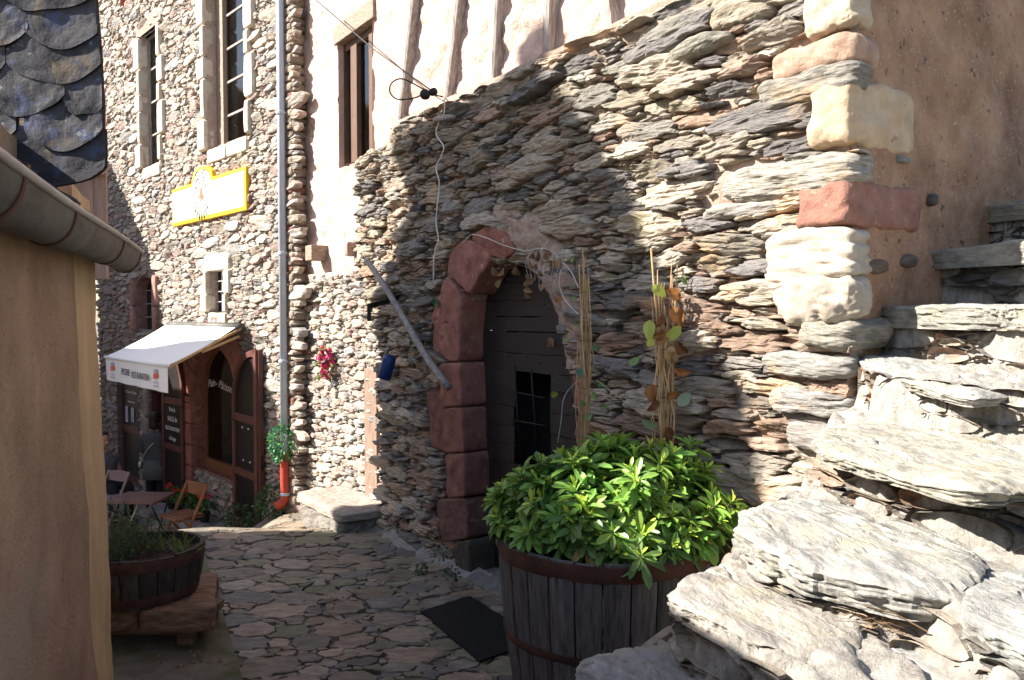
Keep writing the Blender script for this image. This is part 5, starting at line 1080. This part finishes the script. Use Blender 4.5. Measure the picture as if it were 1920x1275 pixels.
# herbs
mb = MB(); rn = random.Random(4); r = np.random.default_rng(8)
for k in range(150):
    a = rn.uniform(0, 6.28); q = rn.random() ** .5 * .24; b = np.array([SB[0] - .11 + q * math.cos(a) * .7, SB[1] - .08 + q * math.sin(a), -1.55]); hh = rn.uniform(.10, .28) * (1.25 if b[0] < -2.5 else .8)
    tip = b + [rn.gauss(0, .05), rn.gauss(0, .05), hh]; mb.tube([b, (b + tip) / 2 + [rn.gauss(0, .01), 0, 0], tip], [.002, .0015, .001], n=3, col=(.10, .11, .05))
    n_ = 22; f = np.linspace(.25, 1, n_)[:, None]; pos = b * (1 - f) + tip * f; leafinst(mb, pos, r.normal(size=(n_, 3)) * .7 + [0, 0, .6], r.normal(size=(n_, 3)), .022, .006, np.array([.09, .13, .05]) * rn.uniform(.6, 1.6))
tag(mb.build('thyme_bush', M['leaf']), 'wispy dark green herb bush growing in the small half-barrel', 'plant')
mb = MB()
for (x, y, n_) in ((-2.29, 5.02, 14), (-2.14, 5.0, 18), (-2.22, 5.1, 8), (-2.06, 4.92, 10)):
    p = np.repeat(np.array([[x, y, -1.55]]), n_, 0) + r.normal(size=(n_, 3)) * [.03, .02, 0]; leafinst(mb, p, r.normal(size=(n_, 3)) * .35 + [0, 0, 1], r.normal(size=(n_, 3)), r.uniform(.06, .15, n_), .008, np.array([.16, .24, .05]))
tag(mb.build('grass_tuft', M['leaf']), 'thin bright grassy shoots in the small half-barrel', 'plant')
# ------------------------------------------------------------------ big shrub
sh = thing('leafy_shrub', (BC[0], BC[1], -1.2), 'dense bright green shrub with glossy whorled leaves filling the big barrel', 'shrub')
r = np.random.default_rng(12); lf = MB(); stm = MB(); n = 0
C0 = np.array([BC[0] + .05, BC[1] - .02, -1.14]); E = np.array([.61, .48, .44])
tips = []
while len(tips) < 360:
    v = r.normal(size=3); v /= np.linalg.norm(v)
    if v[2] < .02: continue
    f = r.uniform(.60, 1.0) ** .5; hgtm = 1 + .24 * vn(np.array([v * 3.]), 1.3, 4)[0] + .10 * vn(np.array([v * 7.]), 1.3, 9)[0] + (.14 if r.random() < .06 else 0); p = C0 + v * E * f * hgtm
    p[2] -= .02 * max(0, (np.hypot(*(p[:2] - C0[:2])) - .4) / .25) ** 1
    if (p[0] - WB.p[0]) * WB.n[0] + (p[1] - WB.p[1]) * WB.n[1] < .10: continue
    if p[2] < -1.11 or (p[0] > .72 and p[1] < 3.3): continue
    if any((p - t[0]) @ (p - t[0]) < .0016 for t in tips[-160:]): continue
    tips.append((p, v, f))
for p, v, f in tips:
    b = C0 + np.array([v[0] * .16, v[1] * .16, .06]); m_ = (b + p) / 2 + np.array([v[0] * .06, v[1] * .06, -.02]); stm.tube([b, m_, p], [.006, .005, .003], n=5, cap=False)
    ax = v * .6 + np.array([0, 0, .55]) + r.normal(size=3) * .18; ax /= np.linalg.norm(ax)
    u = np.cross(ax, [.3, .5, .1]); u /= np.linalg.norm(u); w_ = np.cross(ax, u)
    for tier, (nl, el, L0, off) in enumerate(((3, 1.15, .055, .012), (6, .55, .095, 0), (6, .15, .11, -.022), (4, -.0, .09, -.05))):
        ang = np.arange(nl) / nl * 2 * math.pi + r.uniform(0, 6) + r.normal(size=nl) * .25; e = el + r.normal(size=nl) * .18
        d = (np.cos(ang)[:, None] * u + np.sin(ang)[:, None] * w_) * np.cos(e)[:, None] + ax * np.sin(e)[:, None]; d[:, 2] -= .08
        young = tier == 0 and r.random() < .75; L = L0 * r.uniform(.75, 1.2, nl)
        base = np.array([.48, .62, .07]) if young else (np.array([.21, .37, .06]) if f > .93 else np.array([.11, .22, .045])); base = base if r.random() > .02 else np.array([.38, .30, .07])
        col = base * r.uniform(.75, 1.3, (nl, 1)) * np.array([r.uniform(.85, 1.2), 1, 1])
        leafinst(lf, p + ax * off + d * .004, d, np.repeat(ax[None], nl, 0) + r.normal(size=(nl, 3)) * .15, L, L * (.30 if young else .34), col, .22, .22)
lf.build('foliage', M['leaf'], sh); stm.build('stems', M['stem'], sh)
# ------------------------------------------------------------------ cane bundles with dried leaves
def canes(px, ptop, D, label, extra=None, nc=22, seed=0, leaves=(), spread=.05):
    root = thing('cane_bundle', atD(px, 860, D), label, 'canes'); r_ = random.Random(seed); mb = MB(); b0 = atD(px, 900, D); t0 = atD(px, ptop, D)
    for k in range(nc):
        hf = r_.uniform(.55, 1.0) if k > 4 else r_.uniform(.93, 1.05); b = b0 + [r_.gauss(0, spread * .5), r_.gauss(0, .03), 0]; t = b0 + (t0 - b0) * hf + [r_.gauss(0, spread * .5), r_.gauss(0, .02), 0]
        m1 = b * .6 + t * .4 + [r_.gauss(0, .016), r_.gauss(0, .012), 0]; mb.tube([b, m1, b * .3 + t * .7 + [r_.gauss(0, .02), r_.gauss(0, .01), 0], t], [.0045, .004, .0035, .003] if k < 6 else [.0025] * 4, n=5, col=np.array([1, 1, 1]) * r_.uniform(.6, 1.3))
    if extra is not None: mb.tube([atD(*q) for q in extra], .005, n=6, col=(1.2, 1.2, 1.1))
    mb.build('cane', M['cane'], root)
    mb = MB()
    for y in range(int(ptop) + 60, 860, 90): c_ = atD(px + r_.uniform(-4, 4), y, D); mb = MB(); mb.lathe(c_, [(spread * .45, -.002), (spread * .5, 0), (spread * .45, .003)], 12, sy=.7); mb.build('tie', M['stem'], root)
    for nm, m_ in (('green_leaves', 'leaf'), ('dry_leaves', 'dryleaf')):
        mb = MB(); rr = np.random.default_rng(seed + 5)
        for (x, y, L, ang, col, kind) in leaves:
            if (kind == 'g') != (m_ == 'leaf'): continue
            P_ = atD(x, y, D - .05); d = np.array([math.cos(R(ang)), rr.normal() * .3, math.sin(R(ang))]); nr = np.array([rr.normal() * .3, -1, rr.normal() * .3])
            # broad leaf : fine heart-shaped grid
            t = np.linspace(0, 1, 9); wv = np.sin(np.clip(t, 0, 1) * math.pi) ** .6 * (1 - t * .35); s_ = np.linspace(-1, 1, 7); d = d / np.linalg.norm(d); sd_ = np.cross(d, nr); sd_ /= np.linalg.norm(sd_); up = np.cross(sd_, d)
            cu = .5 if kind == 'd' else .2
            G = P_ + d * (L * t)[:, None, None] + sd_ * (L * .36 * wv[:, None] * s_[None])[..., None] + up * (L * (-cu * t[:, None] ** 2 + cu * .5 * np.abs(s_[None]) * wv[:, None]) )[..., None]
            G = G + fbm(G, 40, x, 2)[..., None] * (.010 if kind == 'd' else .003); mb.grid(G, None, col)
        if mb.n: mb.build(nm, M[m_], root, smooth=True)
    return root
GY, GG, BR, BR2, PB_ = (.42, .46, .08), (.16, .27, .07), (.42, .19, .07), (.24, .11, .05), (.32, .40, .26)
canes(1246, 505, 4.32, 'right-hand bundle of straw-coloured canes with large curled brown and yellow leaves', extra=[(1221, 466, 4.3), (1228, 560, 4.3), (1240, 690, 4.32), (1244, 860, 4.32)], seed=2, nc=34, spread=.055,
      leaves=[(1222, 536, .10, -35, GY, 'g'), (1218, 600, .11, -95, GY, 'g'), (1276, 612, .12, -135, (.38, .46, .10), 'g'), (1215, 650, .07, 60, GY, 'g'), (1280, 518, .05, -70, GG, 'g'), (1247, 545, .11, -20, BR, 'd'), (1262, 575, .12, -70, BR, 'd'), (1240, 590, .08, -100, BR2, 'd'), (1225, 640, .10, 20, BR, 'd'), (1255, 650, .12, -80, (.55, .36, .18), 'd'), (1270, 640, .11, -60, BR2, 'd'), (1262, 690, .09, -30, BR, 'd'), (1222, 720, .11, -90, BR, 'd'), (1250, 735, .10, -20, BR, 'd'), (1270, 760, .11, 40, PB_, 'g'), (1232, 800, .11, 160, PB_, 'g'), (1255, 800, .09, -100, BR2, 'd'), (1240, 830, .1, -30, BR2, 'd'), (1245, 620, .09, -140, BR2, 'd'), (1232, 750, .08, -120, BR2, 'd'), (1180, 685, .07, 40, GG, 'g')])
canes(1094, 488, 4.55, 'left-hand bundle of thin canes with small green creeper leaves before the door arch', seed=7, nc=20, spread=.05,
      leaves=[(1070, 492, .03, 60, GG, 'g'), (1100, 545, .035, 70, GG, 'g'), (1070, 560, .035, 10, GG, 'g'), (1110, 655, .05, 20, (.05, .20, .06), 'g'), (1085, 690, .06, -80, (.05, .14, .08), 'g'), (1045, 735, .06, -140, (.24, .26, .06), 'g'), (1055, 640, .04, 20, GG, 'g'), (1075, 610, .03, 0, GG, 'g'), (1120, 720, .05, -10, (.05, .20, .06), 'g'), (1055, 560, .05, 200, BR, 'd'), (1075, 620, .05, 160, (.5, .3, .18), 'd'), (1110, 735, .05, -60, GG, 'g'), (1090, 750, .05, -60, GG, 'g'), (1125, 765, .05, 20, GG, 'g'), (1100, 790, .05, 60, GG, 'g')])
mb = MB(); mb.tube([atD(1118, 712, 4.5), atD(1160, 745, 4.45), atD(1205, 778, 4.35)], .0022, n=5); tag(mb.build('plant_twig', M['cane']), 'thin pale twig stretched between the two cane bundles', 'twig')
# wire and dry vine across the arch
hB = lambda x, y, o: WB.pt(*[WB.hit(x, y, o)[0], o, WB.hit(x, y, o)[1]])
def curve(pts, sub=6):
    P = np.array(pts); t = np.arange(len(P)); q = np.linspace(0, len(P) - 1, (len(P) - 1) * sub + 1); out = []
    for a in q:
        i = min(int(a), len(P) - 2); f = a - i; p0, p1, p2, p3 = P[max(i - 1, 0)], P[i], P[i + 1], P[min(i + 2, len(P) - 1)]
        out.append(.5 * ((2 * p1) + (-p0 + p2) * f + (2 * p0 - 5 * p1 + 4 * p2 - p3) * f * f + (-p0 + 3 * p1 - 3 * p2 + p3) * f ** 3))
    return np.array(out)
vn_ = thing('climbing_vine', hB(990, 470, .16), 'pale vine stem with withered leaves hanging over the top of the door arch', 'vine')
mb = MB(); mb.tube(curve([hB(x, y, .16) for x, y in ((868, 455), (885, 440), (912, 446), (945, 460), (985, 470), (1015, 466), (1040, 475), (1052, 490), (1070, 508), (1085, 540))]), .003, n=6)
mb.tube(curve([hB(x, y, .16) for x, y in ((1052, 505), (1048, 530), (1056, 556), (1070, 575), (1085, 590))]), .003, n=5)
mb.tube(curve([hB(x, y, .20) for x, y in ((1100, 700), (1060, 740), (1052, 790), (1046, 830))]), .002, n=5)
for k in range(9): mb.tube(curve([hB(1000 + 8 * k, 468, .16), hB(985 + 9 * k, 490 + 5 * (k % 3), .2), hB(990 + 7 * k, 515 + 6 * (k % 4), .2)]), .0012, n=4)
mb.build('stem', M['cable'], vn_, smooth=True)
mb = MB(); rr = np.random.default_rng(9); P_ = []
for (x, y) in [(925, 496), (942, 500), (965, 498), (972, 508), (940, 525), (1000, 478), (1012, 470), (1022, 480), (1030, 490), (1008, 490), (1016, 462), (1042, 486), (985, 515), (990, 525), (985, 540), (983, 548), (1005, 520), (1012, 530), (975, 485), (1035, 470), (1050, 478), (1003, 505), (995, 488)]: P_.append(hB(x, y, .20))
P_ = np.array(P_); n_ = len(P_)
for q in range(1): leafinst(mb, P_ + rr.normal(size=(n_, 3)) * .01, rr.normal(size=(n_, 3)) * .5 + [0, 0, -1], rr.normal(size=(n_, 3)) * .4 + [0, -1, 0], rr.uniform(.05, .085, n_), rr.uniform(.035, .055, n_), np.array([.42, .27, .15]) * rr.uniform(.5, 1.2, (n_, 1)), .5, .3)
mb.build('dry_leaves', M['dryleaf'], vn_)
mb = MB(); dp_ = DF.hit(1040, 640); leafinst(mb, np.array([DF.pt(dp_[0] + a, .03, dp_[1] - .04) for a in (-.02, .02, .05)]), np.array([[-.4, 0, .9], [.1, 0, 1], [.6, 0, .8]]), np.tile([0, -1., 0], (3, 1)), .07, .05, (.40, .22, .13)); tag(mb.build('dead_leaf', M['dryleaf']), 'dead brown leaf stuck on the dark plank door', 'leaf')
# white cable, wire and insulator
mb = MB(); mb.tube(curve([hB(x, y, .10) for x, y in ((833, 180), (833, 212), (826, 222), (818, 250), (832, 275), (826, 295), (818, 315), (824, 345), (820, 385), (818, 420), (822, 450), (814, 480), (813, 525))]), .006, n=8); tag(mb.build('white_cable', M['cable'], smooth=True), 'thin white cable hanging down the schist wall left of the arch', 'cable')
mb = MB(); mb.rock(hB(832, 222, .1), (.09, -.10, -.01), (.03, .02, 0), (0, 0, .022), n=10, p=3, amp=.006, col=(.8, .8, .8)); tag(mb.build('pale_beam_peg', M['oldwood']), 'weathered grey peg where the white cable leaves the wall plate', 'peg')
mb = MB(); a = hB(590, 0, .35); a = atD(575, -15, 8.6); mb.tube([a, atD(700, 92, 7.2), atD(812, 172, 6.4)], .006, n=8)
mb.tube(curve([atD(*q) for q in ((812, 178, 6.4), (790, 165, 6.4), (755, 148, 6.45), (735, 155, 6.5), (731, 172, 6.5), (745, 186, 6.5), (775, 184, 6.42), (790, 178, 6.4))]), .006, n=8); tag(mb.build('overhead_wire', M['wire'], smooth=True), 'black overhead wire ending in a loop by the pink plaster', 'wire')
mb = MB(); c_ = atD(797, 177, 6.4); mb.rock(c_, (.045, 0, 0), (0, .04, 0), (0, 0, .045), n=8, p=2.2, amp=.003); mb.rock(c_ + [.065, .0, .02], (.035, 0, .012), (0, .03, 0), (-.01, 0, .03), n=8, p=2.6, amp=.002); mb.tube([c_ + [.08, .02, 0], hB(833, 182, .0)], .006); tag(mb.build('insulator', M['wire'], smooth=True), 'round black insulator hanging at the end of the overhead wire', 'insulator')
# leaning pole, iron bracket, blue enamel pot
pl_ = thing('wooden_pole', hB(840, 725, .1), 'long grey wooden tool handle hung diagonally on the schist wall', 'pole')
mb = MB(); P = curve([hB(687, 487, .22), hB(720, 535, .22), hB(760, 602, .20), (hB(800, 670, .18)), hB(830, 712, .16)]); mb.tube(P, np.linspace(.026, .030, len(P)), n=12); mb.build('shaft', M['oldwood'], pl_, smooth=True)
mb = MB(); mb.tube([hB(822, 702, .17), hB(842, 728, .15)], .030, n=12); mb.build('grip_end', M['oldpale'], pl_, smooth=True)
mb = MB(); b0 = hB(752, 556, .0); b1 = hB(692, 574, .42); b1 = atD(692, 574, 6.75); mb.beam(b0, b1, .03, .045); mb.beam(b1 + [0, 0, .02], b1 - [0, 0, .13], .03, .03, up=(0, 1, 0)); tag(mb.build('iron_bracket', M['black'], bev=.004), 'black iron bracket with a hooked end projecting over the wooden pole', 'bracket')
c_ = atD(726, 688, 6.9); bt = thing('blue_pot', c_, 'dark blue enamel pot hanging by a wire from the schist wall', 'pot')
mb = MB(); nn = 24; pr = [(0, -.115), (.055, -.112), (.062, -.09), (.060, .06), (.055, .09), (.03, .11), (0, .112)]; mb.lathe((0, 0, 0), pr, nn); A_ = mb.V[0]; ca, sa = math.cos(.28), math.sin(.28); A_ = np.stack([A_[:, 0] * ca + A_[:, 2] * sa, A_[:, 1], -A_[:, 0] * sa + A_[:, 2] * ca], -1); A_[:, 0] = A_[:, 0]; mb.V[0] = A_ * [1, 1, 1] + c_; mb.V[0][:, 0] = c_[0] + (A_[:, 0]) * 1 - 0; mb.build('vessel', M['blue'], bt, smooth=True)
mb = MB(); mb.tube(curve([c_ + [-.03, 0, .10], c_ + [.0, 0, .16], hB(733, 625, .06)]), .003, n=5); mb.build('hanging_wire', M['cable'], bt)
for x, y in ((822, 566), (795, 646), (772, 640)):
    pass
mb = MB(); pp = np.array([hB(818, 560, .1), hB(815, 570, .1), hB(775, 645, .1), hB(770, 650, .1), hB(782, 640, .1)]); leafinst(mb, pp, rr.normal(size=(5, 3)) + [0, 0, -.4], rr.normal(size=(5, 3)) * .3 + [-.7, -.7, .3], .08, .06, (.07, .13, .04)); tag(mb.build('wall_weed', M['leaf']), 'little green weed leaves sprouting from the schist wall by the pole', 'weed')
for k, (x, y, D, s_, lab) in enumerate(((825, 1040, 6.15, .07, 'small weed rooted at the foot of the schist wall left of the arch'), (845, 1080, 5.9, .06, 'dark fern-like weed beside the lowest door surround stone'), (790, 1068, 6.2, .04, 'tiny weed in the mortar edging before the schist wall'))):
    mb = MB(); bushy(mb, atD(x, y, D), s_, s_, s_, 60, .03, .015, [(.05, .10, .03)], k + 40, -.5); tag(mb.build('wall_weed', M['leaf']), lab, 'weed')
# fallen leaves
mb = MB(); rr = np.random.default_rng(31); n_ = 46; px_ = np.concatenate([rr.normal(615, 22, 16), rr.uniform(370, 900, 14), rr.normal(360, 30, 16)]); py_ = np.concatenate([rr.normal(1130, 10, 16), rr.uniform(1020, 1260, 14), rr.normal(1235, 14, 16)])
P_ = np.array([atZ(a, b, GZ + .03) for a, b in zip(px_, py_)]); leafinst(mb, P_, rr.normal(size=(n_, 3)) * [1, 1, .15], rr.normal(size=(n_, 3)) * .25 + [0, 0, 1], rr.uniform(.02, .05, n_), .018, np.array([.30, .17, .09]) * rr.uniform(.6, 1.8, (n_, 1)), .4, .3); tag(mb.build('fallen_leaves', M['dryleaf']), 'scattered dry leaves and crumbs lying on the paving', 'leaves', kind='stuff')
# ================================================================== TABLE, CHAIRS
def tloc(p, z): return (p[0], p[1], z)
tp = atD(262, 932, 10.15); tz_ = tp[2]; TG = tz_ - .70
tt_ = thing('folding_table', (0, 0, 0), 'folding cafe table with dark red slatted wooden top and crossed steel legs', 'table', local=True)
mb = MB()
for k in range(8): y = -.30 + k * .078; mb.box(-.33, .33, y, y + .06, .68, .70)
tt_mb = mb.build('tabletop', M['tablewood'], tt_, bev=.003)
mb = MB(); mb.box(-.31, -.28, -.28, .30, .655, .68); mb.box(.28, .31, -.28, .30, .655, .68); mb.build('table_frame', M['tablewood'], tt_)
for x in (-.27, .27):
    for a, b in ((-.27, .27), (.27, -.27)): mb = MB(); mb.tube([(x, a, 0), (x + (.02 if a > 0 else 0), b, .67)], .011, n=8); mb.build('leg', M['black'], tt_, smooth=True)
mb = MB(); mb.tube([(-.05, .1, .66), (-.12, -.1, .30)], .009, n=8); mb.build('strut', M['chrome'], tt_)
tt_.location = (tp[0], tp[1], TG); tt_.rotation_euler = (0, 0, R(14)); tt_.rotation_euler[2] = R(-3)
def chair(matn, label):
    c = thing('folding_chair', (0, 0, 0), label, 'chair', 'folding chairs at the cafe table', local=True); m_ = M[matn]
    for s in (-1, 1):
        mb = MB(); mb.beam((s * .21, -.24, 0), (s * .21, .17, .80), .022, .036, up=(1, 0, 0)); mb.build('leg', m_, c, bev=.003)
        mb = MB(); mb.beam((s * .185, .22, 0), (s * .185, -.16, .46), .022, .034, up=(1, 0, 0)); mb.build('leg', m_, c, bev=.003)
    mb = MB()
    for k in range(6): y = -.24 + k * .066; mb.box(-.175, .175, y, y + .052, .435 + .002 * k, .452 + .002 * k)
    mb.box(-.17, -.14, -.24, .15, .415, .433); mb.box(.14, .17, -.24, .15, .415, .433); mb.build('seat', m_, c, bev=.003)
    u = np.linspace(-1, 1, 18); mb = MB(); fr = lambda o, z: np.stack([u * .20, .155 + .02 * (1 - u ** 2) + o + (z - .7) * .5 * .25, z + 0 * u + .012 * (1 - u ** 2) * (1 if z > .7 else -1)], -1)
    mb.grid(np.stack([fr(-.009, .66), fr(-.009, .79), fr(.009, .79), fr(.009, .66), fr(-.009, .66)])); mb.build('backrest', m_, c)
    mb = MB(); mb.tube([(-.2, -.1, .27), (.2, -.1, .27)], .009, n=6); mb.build('stretcher', m_, c); return c
c1 = chair('orangewood', 'orange-brown varnished folding chair standing before the table, back to the right'); q = atD(347, 970, 10.0); CGz = q[2] - .44
c1.location = (q[0], q[1], CGz); c1.rotation_euler = (0, 0, R(-38)); c1.scale = (1.12, 1.05, 1.08)
c2 = chair('palewood', 'greyish folding chair half hidden behind the ochre house corner'); q = atD(214, 985, 11.2); c2.location = (q[0] - .06, q[1], -3.12); c2.rotation_euler = (0, 0, R(-25))
# ================================================================== PEOPLE
def skinbody(name, m_, parent, J, E_, rad, sub=2):
    me = bpy.data.meshes.new(name); me.from_pydata([tuple(v) for v in J], E_, []); o = bpy.data.objects.new(name, me); COL.objects.link(o)
    s = o.modifiers.new('skin', 'SKIN'); 
    for i, r0 in enumerate(rad): me.skin_vertices[0].data[i].radius = (r0, r0) if not isinstance(r0, tuple) else r0
    me.skin_vertices[0].data[0].use_root = True
    u = o.modifiers.new('sub', 'SUBSURF'); u.levels = sub; u.render_levels = sub; me.materials.append(M[m_]); par(o, parent); return o
def person(loc, rz, label, seated=False, coat='coat', low='pants', skirt=True):
    root = thing('person', (0, 0, 0), label, 'person', local=True)
    hz_ = .52 if seated else .93; t = hz_
    J = [(0, 0, t), (0, 0, t + .22), (0, .01, t + .42), (0, .0, t + .50), (0, -.01, t + .56)]; E_ = [(0, 1), (1, 2), (2, 3), (3, 4)]; rad = [(.15, .11), (.135, .10), (.15, .105), (.055, .05), (.05, .05)]
    def add(p, par_, r0): J.append(p); E_.append((par_, len(J) - 1)); rad.append(r0); return len(J) - 1
    hands = []
    for s in (-1, 1):
        sh_ = add((s * .17, .0, t + .40), 2, .06); el = add((s * .25, -.04, t + .15), sh_, .045); wr = add((s * .20, -.22, t + .06), el, .03); pm = add((s * .19, -.30, t + .05), wr, (.035, .02))
        for k in range(4): f1 = add((s * (.165 + .016 * k), -.345 - .004 * (2 - abs(k - 1.5)), t + .045), pm, .0095); add((s * (.165 + .015 * k), -.375, t + .025), f1, .008)
        th_ = add((s * .16, -.315, t + .06), pm, .011); add((s * .145, -.345, t + .055), th_, .009)
        hp = add((s * .09, 0, t - .04), 0, .085)
        if seated: kn = add((s * .12, -.42, t), hp, .06); an = add((s * .12, -.44, .08), kn, .04)
        else: kn = add((s * .10, -.01, .50), hp, .06); an = add((s * .10, .02, .08), kn, .04)
        add((s * .11, an and J[an][1] - .13, .035), an, .035)
    skinbody('body', 'skin', root, J, E_, rad)
    hd = MB(); hc = np.array([0, -.02, t + .68]); hd.rock(hc, (.075, 0, 0), (0, .095, 0), (0, 0, .115), n=14, p=2.3, amp=.002); hd.rock(hc + [0, -.10, -.015], (.012, 0, 0), (0, .02, 0), (0, 0, .025), n=5, p=2, amp=0)
    for s in (-1, 1): hd.rock(hc + [s * .078, .0, -.01], (.01, 0, 0), (0, .018, 0), (0, 0, .03), n=5, p=2, amp=0)
    hd.build('head', M['skin'], root, smooth=True)
    fc = MB()
    for s in (-1, 1): fc.rock(hc + [s * .03, -.088, .01], (.012, 0, 0), (0, .006, 0), (0, 0, .006), n=5, p=2, amp=0)
    fc.rock(hc + [0, -.088, -.06], (.022, 0, 0), (0, .006, 0), (0, 0, .006), n=5, p=2, amp=0); fc.build('face_features', M['hair'], root, smooth=True)
    hr_ = MB(); hr_.rock(hc + [0, .022, .025], (.088, 0, 0), (0, .098, 0), (0, 0, .115), n=14, p=2.4, amp=.006, sc=20); hr_.rock(hc + [0, .07, -.07], (.075, 0, 0), (0, .05, 0), (0, 0, .10), n=10, p=2.4, amp=.008, sc=20); hr_.build('hair', M['hair'], root, smooth=True)
    ct = MB(); prof = [(.16, t - (.22 if not seated else .02)), (.175, t - .05), (.165, t + .08), (.16, t + .2), (.185, t + .34), (.17, t + .42), (.10, t + .47), (.062, t + .50)]
    ct.lathe((0, 0, 0), [(a * 1.12, z) for a, z in prof], 24, sx=1.1, sy=.74)
    for s in (-1, 1): ct.tube(curve([(s * .15, .0, t + .41), (s * .215, -.0, t + .32), (s * .25, -.04, t + .15), (s * .205, -.21, t + .065)], 5), np.linspace(.075, .045, 16), n=12)
    ct.build('coat', M[coat], root, smooth=True)
    lo_ = MB()
    for s in (-1, 1):
        pts = [(s * .09, 0, t), (s * .12, -.42, t), (s * .12, -.43, .10)] if seated else [(s * .09, 0, t), (s * .10, -.005, .5), (s * .10, .02, .07)]
        lo_.tube(curve(pts, 6), np.interp(np.linspace(0, 1, 13), [0, .5, 1], [.105, .08, .06]), n=12)
        lo_.rock((pts[-1][0], pts[-1][1] - .06, .04), (.05, 0, 0), (0, .13, 0), (0, 0, .04), n=7, p=3, amp=0)
    lo_.build('trousers', M[low], root, smooth=True)
    if skirt: k = MB(); k.lathe((0, 0, 0), [(.185, t + .02), (.2, t - .12), (.215, t - .30), (.21, t - .30), (.19, t - .1)], 24, sx=1.05, sy=.8); k.build('skirt', M['skirt'], root, smooth=True)
    root.location = loc; root.rotation_euler = (0, 0, rz); return root
pp = atD(291, 781, 12.9); pz = pp[2] - 1.66
wm = person((pp[0], pp[1], pz), R(170), 'person in dark grey coat seen from behind at the doorway, bag strap across back')
bg_ = MB(); bg_.tube(curve([(-.16, .04, 1.36), (-.02, .16, 1.20), (.13, .14, 1.02), (.20, .04, .92)], 6), .010, n=6); s_ = bg_.build('bag_strap', M['strap'], None); s_.parent = wm
bg_ = MB(); bg_.rock((.24, .02, .86), (.03, 0, 0), (0, .08, 0), (0, 0, .06), n=8, p=4, amp=.004); s_ = bg_.build('handbag', M['silver'], None, smooth=True); s_.parent = wm
pp = atD(192, 826, 11.7); sit = person((pp[0], pp[1], pp[2] - 1.20), R(60), 'seated person in a speckled dark top, mostly hidden behind the ochre house', seated=True, coat='pattern', skirt=False)
# ================================================================== unseen thin panels for the houses across the alley, outlined to throw the shade
CAP, CAD = np.array([-6.2, 0.]), np.array([-.323, .946])
CF_ = Fr(CAP, CAD, (.946, .323)); SN = np.array(SUN)
def proj(P):
    P = np.asarray(P, float); t = ((CF_.p - P[:2]) @ CF_.n) / (SN[:2] @ CF_.n); q = P + SN * t
    return float((q[:2] - CF_.p) @ CF_.d), float(q[2])
def caster(name, pts3, label):
    pl = [proj(p) for p in pts3 if len(p) == 3] + [p for p in EXTRA[name]]; mb = MB(); mb.prism(CF_, pl, -.25, 0); tag(mb.build(name, M['plaster_brown']), label, 'house')  # panel outline is traced back along the sun from the wanted shadow edges
a_r, _z = proj(WB.pt(*[WB.hit(1475, 960)[0], 0, WB.hit(1475, 960)[1]])); b_l = proj(WB.pt(*[WB.hit(706, 900)[0], 0, WB.hit(706, 900)[1]]))[0]; c_r = proj(WA.pt(*[WA.hit(566, 965)[0], 0, WA.hit(566, 965)[1]]))[0]
EXTRA = {'gable_shade_panel': [(a_r, 4.8), (a_r - .72, 4.66), (a_r - .72, 3.0), (a_r - 1.6, 3.0), (a_r - 1.6, -5), (b_l - .28, -5), (b_l - .28, 3.3)], 'tall_shade_panel': [(20, -5), (c_r, -5)]}
bw = lambda L: [WB.pt(*[WB.hit(x, y)[0], 0, WB.hit(x, y)[1]]) for x, y in L]; awl = lambda L: [WA.pt(*[WA.hit(x, y)[0], 0, WA.hit(x, y)[1]]) for x, y in L]
caster('gable_shade_panel', bw([(706, 960), (706, 640), (728, 560), (758, 440), (782, 400), (772, 330), (745, 262), (880, 195), (940, 150), (938, 60), (950, 22), (975, 5), (1000, 8), (1018, 40), (1022, 150), (1085, 200), (1150, 290), (1165, 330), (1205, 380), (1215, 450), (1290, 560), (1330, 640), (1400, 720), (1440, 860), (1475, 960)]), 'unseen thin panel for the house across the alley, outlined to cast the wall shadow')
caster('tall_shade_panel', awl([(566, 965), (540, 900), (528, 780), (505, 712), (490, 690), (440, 705), (400, 745), (340, 740), (312, 640), (308, 590), (285, 480), (255, 410), (215, 320), (190, 280), (165, 280)]), 'unseen thin panel for a tall house across the alley, outlined to shade the shop front')
